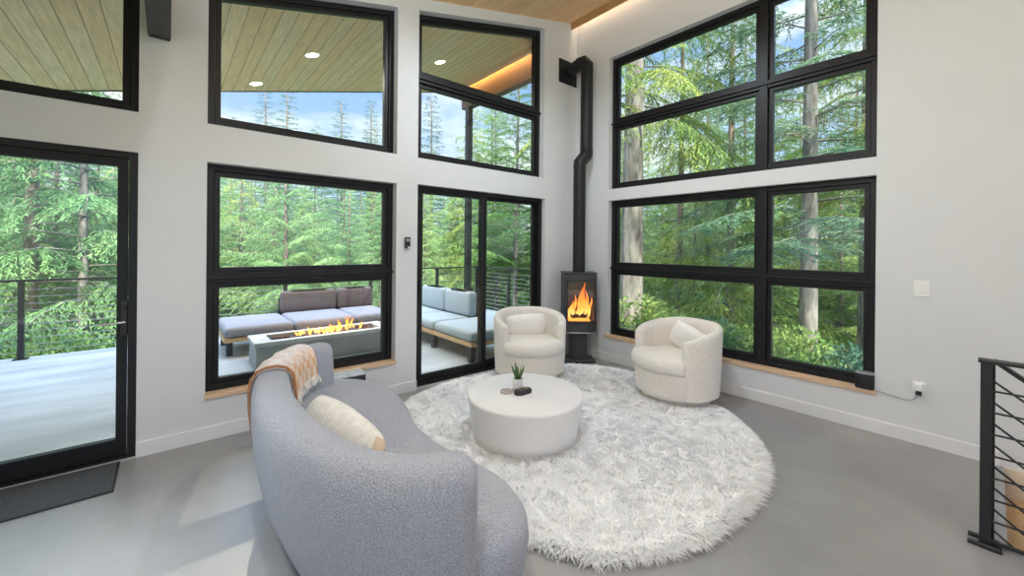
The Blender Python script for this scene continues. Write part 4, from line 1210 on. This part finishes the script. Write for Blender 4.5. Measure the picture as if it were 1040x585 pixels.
def rbox(mb, x0, x1, y0, y1, z0, z1, r=.04, dome=0.0):
    """soft box cushion with rounded plan corners and edges"""
    ring = []
    hx, hy = (x1 - x0) / 2, (y1 - y0) / 2; cx, cy = (x0 + x1) / 2, (y0 + y1) / 2
    for sx, sy, a0 in ((1, 1, 0), (-1, 1, 90), (-1, -1, 180), (1, -1, 270)):
        for i in range(5):
            a = math.radians(a0 + 22.5 * i); ring.append((sx * (hx - r) + r * math.cos(a), sy * (hy - r) + r * math.sin(a)))
    def f(ins, z):
        return [(cx + u * (hx - ins) / hx, cy + v * (hy - ins) / hy, z) for u, v in ring]
    e = min(r, (z1 - z0) / 2.2)
    mb.loft([f(e, z0), f(e * .3, z0 + e * .3), f(0, z0 + e), f(0, z1 - e), f(e * .3, z1 - e * .3), f(e, z1), f(e * 3, z1 + dome)])
    return mb
def sofa_module(name, label, x0, x1, y0, y1, back, fab, legs, cush_split=None):
    """back: None, 'N' (backrest along y1) or 'E' (backrest along x1)"""
    root = empty(name, ((x0 + x1) / 2, (y0 + y1) / 2, DZ), label, 'outdoor sofa', 'outdoor sectional pieces')
    m = MB(); m.box(x0, x1, y0, y1, .175, .225); m.build('frame', 'teak', root, bevel=.004)
    for (lx, ly) in legs:
        m = MB(); m.box(lx - .035, lx + .035, ly - .035, ly + .035, DZ, .175); m.build('leg', 'black', root)
    m = MB()
    bx1 = x1 - (.18 if back == 'E' else 0); by1 = y1 - (.18 if back == 'N' else 0)
    sp_ = [(x0 + .008, bx1, y0 + .008, by1)]
    if back == 'E' and cush_split:
        sp_ = [(x0 + .008, bx1, a + .004, b - .004) for a, b in zip([y0] + cush_split, cush_split + [by1])]
    if back == 'N' and cush_split:
        sp_ = [(a + .004, b - .004, y0 + .008, by1) for a, b in zip([x0] + cush_split, cush_split + [bx1])]
    for q in sp_:
        rbox(MB(), *q, .226, .365, .045, .006).build('seat_cushion', fab, root, smooth=True, angle=60)
    if back == 'E':
        m = MB(); m.box(x1 - .03, x1, y0, y1, .225, .60); m.build('back_frame', 'black', root)
        ed = [y0] + (cush_split or []) + [y1]
        for a, b in zip(ed, ed[1:]):
            c = rbox(MB(), x1 - .20, x1 - .035, a + .01, b - .01, .35, .745, .05).build('back_cushion', fab, root, smooth=True, angle=60)
            pp = MB(); pp.box(x1 - .125, x1 - .11, b - .013, b + .002, .36, .72); pp.build('piping', 'piping', c)
    if back == 'N':
        m = MB(); m.box(x0, x1, y1 - .03, y1, .225, .58); m.build('back_frame', 'black', root)
        ed = [x0] + (cush_split or []) + [x1]
        for a, b in zip(ed, ed[1:]):
            c = rbox(MB(), a + .01, b - .01, y1 - .20, y1 - .035, .35, .70, .05).build('back_cushion', 'shadefab', root, smooth=True, angle=60)
            for t in (.36, .7):
                sx_ = a + (b - a) * t
                pp = MB(); pp.box(sx_ - .004, sx_ + .004, y1 - .2025, y1 - .195, .39, .67); pp.build('seam', 'piping', c)
    return root
sofa_module('outdoor_ottoman', 'backless outdoor sofa end left of the fire pit, mauve grey cushion on teak frame', -3.78, -2.96, 2.62, 3.68, None, 'mauvefab', [(-3.70, 2.80), (-3.70, 3.55), (-3.02, 3.55)])
sofa_module('outdoor_sofa', 'long outdoor sofa with shade-darkened mauve back cushions behind the fire pit', -2.95, -1.44, 2.62, 3.80, 'N', 'mauvefab', [(-2.88, 2.75), (-1.5, 2.75), (-2.88, 3.70), (-1.5, 3.70)], [-2.08])
sofa_module('outdoor_loveseat', 'blue grey outdoor loveseat with two back cushions seen through the sliding door', -1.40, -.56, 1.47, 3.05, 'E', 'outfab', [(-1.34, 1.52), (-.62, 1.6), (-.62, 2.95), (-1.34, 2.95)], [2.24])
sofa_module('outdoor_ottoman', 'backless blue grey outdoor seat nearest the sliding door', -1.40, -.56, .48, 1.455, None, 'outfab', [(-1.34, .56), (-.62, .56), (-.62, 1.38)])

# ------------------------------------------------------------------ ground and forest
gx = np.linspace(-70, 80, 61); gy = np.linspace(-60, 90, 61)
def ground_z(x, y):
    d = max(0.0, max(y - 4.5, x - 0.8, -9 - x, -9 - y))
    return -0.9 - 3.6 * (1 - math.exp(-d / 7.0)) + .25 * math.sin(x * .5 + 1) * math.cos(y * .43) + max(0, d - 22) * .10
gm = MB()
gm.v = [(x, y, ground_z(x, y) - (2.4 if (-9.6 < x < .9 and -9.6 < y < 0.2) else 0)) for x in gx for y in gy]
n = len(gy)
gm.f = [(i * n + j, (i + 1) * n + j, (i + 1) * n + j + 1, i * n + j + 1) for i in range(len(gx) - 1) for j in range(n - 1)]
tag(gm.build('ground', 'ground', smooth=True), kind='structure')

def kites_mesh(P, Dr, Sd, Ln, Wd, name, m):
    n = len(P); V = np.zeros((n, 4, 3))
    V[:, 0] = P
    V[:, 1] = P + Dr * (Ln * .42)[:, None] + Sd * (Wd / 2)[:, None]
    V[:, 2] = P + Dr * Ln[:, None]
    V[:, 3] = P + Dr * (Ln * .42)[:, None] - Sd * (Wd / 2)[:, None]
    me = bpy.data.meshes.new(name)
    me.vertices.add(n * 4); me.vertices.foreach_set('co', V.reshape(-1))
    me.loops.add(n * 4); me.loops.foreach_set('vertex_index', np.arange(n * 4))
    me.polygons.add(n); me.polygons.foreach_set('loop_start', np.arange(n) * 4)
    me.update(calc_edges=True); me.validate()
    me.materials.append(M[m])
    return me
def unit(a): return a / (np.linalg.norm(a, axis=1, keepdims=True) + 1e-9)

def conifer_data(seed, H, cb, R, nb, leaf, bark, lift=.25, droop=.55, hang=.35, dens=1.0, size=1.0, shape=.8, trunk_r=.14, flat=.5, t0=.08):
    rg = np.random.default_rng(seed)
    P, Dr, Sd, Ln, Wd = [], [], [], [], []
    stems = MB()
    for i in range(nb):
        u = (i + rg.uniform(0, 1)) / nb
        h = cb + (H - cb) * (u ** 1.15)
        Lb = (R * (1 - u) ** shape + .12) * rg.uniform(.72, 1.12)
        az = i * 2.39996 + rg.normal(0, .25)
        out = np.array([math.cos(az), math.sin(az), 0]); side = np.array([-out[1], out[0], 0])
        lf, dp = lift * rg.uniform(.5, 1.4) + .35 * u, droop * rg.uniform(.7, 1.3) * (1 - .5 * u)
        f = lambda t: np.array([0, 0, h]) + out * (Lb * t) + np.array([0, 0, Lb * (lf * t - dp * t * t)])
        stems.tube([f(0), f(.35), f(.7), f(1)], [.007 + .007 * Lb, .005 + .004 * Lb, .004, .002], 4)
        nsub = max(3, int(Lb / .13 * dens))
        t = (np.arange(nsub) + rg.uniform(.2, .8, nsub)) / nsub
        t = t0 + (1 - t0) * t
        for tt in t:
            p0 = f(tt); d0 = f(min(1.02, tt + .03)) - f(tt - .03); d0 /= np.linalg.norm(d0)
            for sg_ in (-1, 1):
                ls = (.42 * Lb * (1 - tt) ** .7 + .14) * rg.uniform(.7, 1.15)
                ls = min(ls, .9)
                ang = rg.normal(math.radians(52), .18)
                ds = d0 * math.cos(ang) + side * sg_ * math.sin(ang)
                k = max(2, int(ls / (.050 * size) * dens))
                q = (np.arange(k) + rg.uniform(0, 1, k)) / k
                pts = p0 + ds * (ls * q)[:, None] + np.array([0, 0, -1.0]) * (hang * ls * q ** 1.6)[:, None]
                a2 = rg.normal(0, .55, k) + np.where(np.arange(k) % 2 == 0, .55, -.55)
                perp = np.cross(ds, np.array([0, 0, 1.0])); perp /= np.linalg.norm(perp) + 1e-9
                dd = ds[None] * np.cos(a2)[:, None] + perp[None] * np.sin(a2)[:, None] + np.array([0, 0, -1.0]) * (hang * rg.uniform(.4, 1.6, k))[:, None]
                dd = unit(dd)
                sv = np.cross(dd, unit(rg.normal(0, flat, (k, 3)) + np.array([0, 0, 1.0])))
                sv = unit(sv)
                P.append(pts); Dr.append(dd); Sd.append(sv)
                Ln.append(rg.uniform(.12, .22, k) * size); Wd.append(rg.uniform(.022, .040, k) * size)
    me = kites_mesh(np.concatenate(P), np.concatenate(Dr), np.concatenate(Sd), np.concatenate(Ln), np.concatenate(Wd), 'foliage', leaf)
    # trunk
    tk = MB(); pts = []; rad = []
    for i in range(13):
        t = i / 12; pts.append((.05 * math.sin(3 * t + seed), .05 * math.cos(2.3 * t + seed) - .05, -1.2 + (H + 1.1) * t)); rad.append(trunk_r * (1 - .93 * t) + .012 + (.05 if i == 0 else 0))
    tk.tube(pts, rad, 12)
    def mk(mb, nm, mm):
        e = bpy.data.meshes.new(nm); e.from_pydata([tuple(v) for v in mb.v], [], mb.f); e.materials.append(M[mm])
        e.polygons.foreach_set('use_smooth', [True] * len(e.polygons)); return e
    return (mk(tk, 'trunk', bark), mk(stems, 'branches', 'twig'), me)
def bush_data(seed, R, Hh, n, leaf, size=.1):
    rg = np.random.default_rng(seed)
    lob = rg.normal(0, 1, (14, 3)); lob /= np.linalg.norm(lob, axis=1, keepdims=True)
    lob[:, 2] = np.abs(lob[:, 2]); lob = lob * np.array([R * .6, R * .6, Hh * .6]) * rg.uniform(.5, 1, (14, 1))
    c = lob[rg.integers(0, 14, n)]
    d = unit(rg.normal(0, 1, (n, 3)))
    P = c + d * rg.uniform(.55, 1, (n, 1)) ** .5 * np.array([R * .42, R * .42, Hh * .38]) + np.array([0, 0, .15 * Hh])
    dd = unit(d + rg.normal(0, .7, (n, 3)) + np.array([0, 0, -.2]))
    sv = unit(np.cross(dd, rg.normal(0, 1, (n, 3))))
    me = kites_mesh(P, dd, sv, rg.uniform(.8, 1.5, n) * size, rg.uniform(.4, .7, n) * size, 'foliage', leaf)
    st = MB()
    for k in range(9):
        a = rg.uniform(0, 6.28); e = lob[k % 14]
        st.tube([(0.1 * math.cos(a), 0.1 * math.sin(a), -.6), tuple(e * .5), tuple(e)], [.03, .02, .008], 5)
    e = bpy.data.meshes.new('stems'); e.from_pydata([tuple(v) for v in st.v], [], st.f); e.materials.append(M['twig'])
    return (e, None, me)

T = {}
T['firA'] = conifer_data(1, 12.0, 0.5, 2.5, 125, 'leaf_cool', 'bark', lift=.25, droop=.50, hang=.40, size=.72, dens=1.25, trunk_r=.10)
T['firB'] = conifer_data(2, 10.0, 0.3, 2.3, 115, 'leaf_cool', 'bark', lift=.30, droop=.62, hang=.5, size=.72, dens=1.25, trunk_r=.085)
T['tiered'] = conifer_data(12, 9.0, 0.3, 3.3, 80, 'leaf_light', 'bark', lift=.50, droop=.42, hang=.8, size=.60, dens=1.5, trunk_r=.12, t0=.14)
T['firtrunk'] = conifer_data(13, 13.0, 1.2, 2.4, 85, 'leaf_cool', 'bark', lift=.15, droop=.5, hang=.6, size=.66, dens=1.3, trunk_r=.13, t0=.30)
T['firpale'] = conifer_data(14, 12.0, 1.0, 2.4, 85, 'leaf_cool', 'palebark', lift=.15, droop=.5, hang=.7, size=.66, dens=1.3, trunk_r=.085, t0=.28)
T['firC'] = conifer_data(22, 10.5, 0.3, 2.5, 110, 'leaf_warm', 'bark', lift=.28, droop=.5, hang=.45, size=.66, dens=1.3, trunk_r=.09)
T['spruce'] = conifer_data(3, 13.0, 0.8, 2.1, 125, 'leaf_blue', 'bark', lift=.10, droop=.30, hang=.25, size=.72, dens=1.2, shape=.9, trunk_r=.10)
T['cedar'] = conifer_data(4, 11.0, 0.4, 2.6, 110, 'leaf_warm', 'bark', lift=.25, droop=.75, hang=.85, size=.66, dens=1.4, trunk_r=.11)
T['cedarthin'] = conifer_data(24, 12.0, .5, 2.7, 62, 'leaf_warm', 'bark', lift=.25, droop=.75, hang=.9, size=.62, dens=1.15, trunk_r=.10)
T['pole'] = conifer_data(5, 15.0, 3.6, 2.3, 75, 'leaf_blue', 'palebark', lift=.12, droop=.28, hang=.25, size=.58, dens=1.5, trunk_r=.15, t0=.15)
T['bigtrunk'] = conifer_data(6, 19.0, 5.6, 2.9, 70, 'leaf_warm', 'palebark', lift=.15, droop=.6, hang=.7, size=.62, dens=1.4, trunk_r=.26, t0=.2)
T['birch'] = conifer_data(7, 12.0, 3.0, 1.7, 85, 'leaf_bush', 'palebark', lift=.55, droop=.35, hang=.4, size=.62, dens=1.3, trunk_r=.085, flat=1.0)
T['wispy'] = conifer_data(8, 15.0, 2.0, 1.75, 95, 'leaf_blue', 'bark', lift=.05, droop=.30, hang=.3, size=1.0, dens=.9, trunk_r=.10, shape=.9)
print('kites', {k: len(v[2].polygons) for k, v in T.items()})
T['bush'] = bush_data(9, 1.5, 1.6, 16000, 'leaf_bush', .075)
T['bushb'] = bush_data(10, 1.3, 1.4, 14000, 'leaf_blue', .07)
NAMES = {'cedarthin': 'cedar_tree', 'firC': 'fir_tree', 'tiered': 'fir_tree', 'firtrunk': 'fir_tree', 'firpale': 'fir_tree', 'firA': 'fir_tree', 'firB': 'fir_tree', 'spruce': 'spruce_tree', 'cedar': 'cedar_tree', 'pole': 'spruce_tree', 'bigtrunk': 'cedar_tree', 'birch': 'birch_tree', 'wispy': 'spruce_tree', 'bush': 'shrub', 'bushb': 'shrub'}
def plant_tree(kind, x, y, s=1.0, rot=0.0, label=None, group=None, z=None, sz=None):
    tk, br, me = T[kind]
    zz = ground_z(x, y) if z is None else z
    isb = kind.startswith('bush')
    root = empty(NAMES[kind], (x, y, zz), label, 'shrub' if isb else 'tree', group)
    root.scale = (s, s, sz or s); root.rotation_euler = (0, 0, rot)
    for d, nm in ((tk, 'stems' if isb else 'trunk'), (br, 'branches'), (me, 'foliage')):
        if d is None: continue
        o = bpy.data.objects.new(nm, d); COL.objects.link(o); o.parent = root
        if nm == 'branches': o['kind'] = 'stuff'
    return root
def polar(px, dist):
    """a compass bearing from the viewpoint, as the photo's column, at a distance"""
    d = fw + rt0 * ((px - 520) / F); d.normalize()
    return CAM.x + d.x * dist, CAM.y + d.y * dist

rnd = random.Random(21)
def tree_at(kind, px, dist, s, label, group=None, rot=None, z=None, sz=None):
    x, y = polar(px, dist)
    return plant_tree(kind, x, y, s, rnd.uniform(0, 6.28) if rot is None else rot, label, group, z, sz)
# trees one can point at
tree_at('firtrunk', 27, 12.0, 1.0, 'green fir with a dark trunk beyond the deck, left in the glass door')
tree_at('firpale', 91, 11.5, 1.0, 'green fir with a thin pale trunk beyond the deck, right in the glass door')
tree_at('tiered', 292, 12.4, .88, 'light green fir with tiered branches centred behind the outdoor sofa', sz=.70)
tree_at('spruce', 437, 31.0, 1.75, 'dark spruce alone against the sky above the sliding door', sz=1.30)
tree_at('birch', 523, 13.5, 1.0, 'slender pale trunked tree behind the right panel of the sliding door')
tree_at('birch', 500, 16.5, 1.0, 'leafy tree beside the slender pale trunk, behind the sliding door')
tree_at('bigtrunk', 641, 8.6, 1.0, 'tall thick trunk at the left side of the large right windows')
tree_at('pole', 822, 8.2, 1.0, 'pale thin trunked spruce with level branches in the right panes of the right windows')
tree_at('bigtrunk', 884, 9.8, .8, 'sunlit pale trunk at the right edge of the right windows')
tree_at('spruce', 268, 38, 1.75, 'dark spruce top against the cloud, leftmost in the middle upper window', sz=1.36)
tree_at('spruce', 291, 36, 1.75, 'dark spruce top against the sky, left of centre in the middle upper window', sz=1.36)
tree_at('spruce', 345, 37, 1.75, 'dark spruce top against the sky, right of centre in the middle upper window', sz=1.36)
tree_at('spruce', 376, 36, 1.75, 'dark spruce top at the right of the middle upper window', sz=1.37)
tree_at('cedarthin', 742, 10.5, 1.1, 'yellow green cedar with hanging sprays left of the centre mullion of the right windows')
tree_at('cedarthin', 690, 11.5, 1.1, 'green cedar with drooping branches beside the tall thick trunk')

GL = 'dense green forest conifer beyond the deck'
GR = 'dense sunlit forest conifer beyond the right windows'
# left woods: rows going back
for (dist, step, kinds, smin, smax) in ((15.0, 36, ['firA', 'firB', 'firB'], .55, .72), (18.5, 28, ['firA', 'firB', 'cedar'], .60, .78), (23, 22, ['firA', 'firB', 'spruce', 'cedar'], .66, .86), (29, 18, ['firA', 'spruce', 'firB'], .85, 1.05), (37, 15, ['firA', 'spruce', 'firB'], 1.0, 1.2)):
    px = -70 + rnd.uniform(0, step)
    while px < 470:
        tree_at(rnd.choice(kinds), px, dist * rnd.uniform(.93, 1.08), rnd.uniform(smin, smax), GL, 'forest conifers beyond the deck')
        px += step * rnd.uniform(.75, 1.25)
for (dist, step, kinds, smin, smax) in ((15, 34, ['firB', 'cedar', 'birch'], .75, .9), (20, 26, ['firA', 'firB', 'cedar'], .85, 1.05), (29, 22, ['spruce', 'firB', 'cedar'], .95, 1.2)):
    px = 478
    while px < 560:
        tree_at(rnd.choice(kinds), px, dist * rnd.uniform(.93, 1.08), rnd.uniform(smin, smax), 'dense green forest tree behind the right part of the sliding door', 'forest trees behind the sliding door')
        px += step * rnd.uniform(.75, 1.25)
# right woods
for (dist, step, kinds, smin, smax) in ((12.8, 72, ['firC', 'cedarthin', 'firB'], .65, .85), (16, 36, ['cedar', 'spruce', 'firC'], .80, 1.1), (22, 27, ['cedar', 'firC', 'firA'], .9, 1.15), (31, 20, ['cedar', 'firC', 'firA'], .95, 1.2)):
    px = 590
    while px < 935:
        tree_at(rnd.choice(kinds), px, dist * rnd.uniform(.93, 1.08), rnd.uniform(smin, smax), GR, 'forest conifers beyond the right windows')
        px += step * rnd.uniform(.75, 1.25)
# undergrowth
for (p0, p1, dist, step, lab, grp) in ((-40, 470, 11.5, 34, 'leafy green shrub on the slope below the deck railing', 'shrubs below the deck'), (600, 925, 6.6, 26, 'leafy shrub close outside the right windows', 'shrubs outside the right windows'),
                                       (595, 925, 9.2, 22, 'leafy shrub on the slope outside the right windows', 'shrubs farther outside the right windows')):
    px = p0
    while px < p1:
        dd = dist * rnd.uniform(.88, 1.12)
        x, y = polar(px, dd)
        s_ = rnd.uniform(.7, 1.15)
        if (x > .9 + 1.3 * s_ or y > 4.4 + 1.4 * s_) and not (p0 > 500 and dist < 8 and (615 < px < 668 or 796 < px < 846)):
            plant_tree(rnd.choice(['bush', 'bushb', 'bush']), x, y, s_, rnd.uniform(0, 6.28), lab, grp, z=ground_z(x, y) + rnd.uniform(.0, .5))
        px += step * rnd.uniform(.7, 1.3)

# ------------------------------------------------------------------ sky, sun, fill lights
w = bpy.data.worlds.new('sky'); SC.world = w; w.use_nodes = True
nt = w.node_tree
for n_ in list(nt.nodes): nt.nodes.remove(n_)
out = nt.nodes.new('ShaderNodeOutputWorld'); bg = nt.nodes.new('ShaderNodeBackground'); L(nt, bg.outputs[0], out.inputs[0])
tc = nt.nodes.new('ShaderNodeTexCoord'); sep = nt.nodes.new('ShaderNodeSeparateXYZ'); L(nt, tc.outputs['Generated'], sep.inputs[0])
base = ramp(nt, sep.outputs['Z'], [(0.0, (0.55, 0.61, 0.70)), (0.12, (0.40, 0.53, 0.74)), (0.35, (0.25, 0.40, 0.72)), (1.0, (0.16, 0.28, 0.58))])
mp = nt.nodes.new('ShaderNodeMapping'); mp.inputs['Scale'].default_value = (1.6, 1.6, 4.5); mp.inputs['Location'].default_value = SKYLOC; L(nt, tc.outputs['Generated'], mp.inputs[0])
no = nt.nodes.new('ShaderNodeTexNoise'); no.inputs['Scale'].default_value = 1.9; no.inputs['Detail'].default_value = 7; no.inputs['Roughness'].default_value = .55
L(nt, mp.outputs[0], no.inputs['Vector'])
cl = ramp(nt, no.outputs['Fac'], [(0.45, (0, 0, 0)), (0.64, (1, 1, 1))])
mx = N(nt, 'ShaderNodeMix', data_type='RGBA'); L(nt, cl, mx.inputs[0]); L(nt, base, mx.inputs[6]); mx.inputs[7].default_value = (0.80, 0.81, 0.83, 1)
gr = ramp(nt, sep.outputs['Z'], [(0.49, (0, 0, 0)), (0.5, (1, 1, 1))])
mr = nt.nodes.new('ShaderNodeMapRange'); L(nt, sep.outputs['Z'], mr.inputs[0]); mr.inputs['From Min'].default_value = -.06; mr.inputs['From Max'].default_value = 0.0
mx2 = N(nt, 'ShaderNodeMix', data_type='RGBA'); L(nt, mr.outputs[0], mx2.inputs[0]); mx2.inputs[6].default_value = (.10, .12, .07, 1); L(nt, mx.outputs[2], mx2.inputs[7])
L(nt, mx2.outputs[2], bg.inputs['Color']); pass
# added light: the unseen sky overhead is made brighter than near the horizon
zb = nt.nodes.new('ShaderNodeMapRange'); zb.interpolation_type = 'SMOOTHSTEP'; L(nt, sep.outputs['Z'], zb.inputs[0])
zb.inputs['From Min'].default_value = .42; zb.inputs['From Max'].default_value = .75; zb.inputs['To Min'].default_value = 1.1; zb.inputs['To Max'].default_value = 8.0
L(nt, zb.outputs[0], bg.inputs['Strength'])

sun_d = bpy.data.lights.new('sun', 'SUN'); sun_d.energy = 9.0; sun_d.angle = math.radians(4); sun_d.color = (1, .93, .80)
sun = bpy.data.objects.new('sun', sun_d); COL.objects.link(sun)
sd_ = Vector((0.26, 0.58, -0.74)).normalized()
sun.rotation_euler = sd_.to_track_quat('-Z', 'Y').to_euler()

# added fill spots without fixtures, under the ceiling and out of view
for x, y, k in ((-1.88, -1.6, 2.6), (-4.22, -2.9, 1.9), (-4.95, -1.75, 8.0), (-6.5, -3.3, .8), (-4.22, -5.5, .6), (-6.6, -5.5, .5), (-8.2, -5.5, .5), (-4.22, -7.3, .5), (-6.8, -7.3, .5)):
    ld = bpy.data.lights.new('room_fill', 'SPOT'); ld.energy = ROOM * k; ld.color = (.80, .905, 1.0); ld.spot_size = 2.9 if x != -4.95 else .95; ld.spot_blend = .7 if x != -4.95 else 1.0; ld.shadow_soft_size = .05
    o = bpy.data.objects.new('room_fill', ld); COL.objects.link(o); o.location = (x, y, ceil_z(x) - (.05 if x != -4.95 else .27))
    if x == -4.95: ld.shadow_soft_size = .2  # added narrow spot standing in for daylight on the floor by the door
# added linear fill light beside the ceiling beam, brightening the wood ceiling
ld = bpy.data.lights.new('ceiling_fill', 'AREA'); ld.shape = 'RECTANGLE'; ld.size = .05; ld.size_y = 6.0; ld.energy = 74; ld.color = (.86, .93, 1.0)
o = bpy.data.objects.new('ceiling_fill', ld); COL.objects.link(o); o.location = (-4.28, -4.3, 3.04); o.rotation_euler = (PI, math.radians(42), 0)
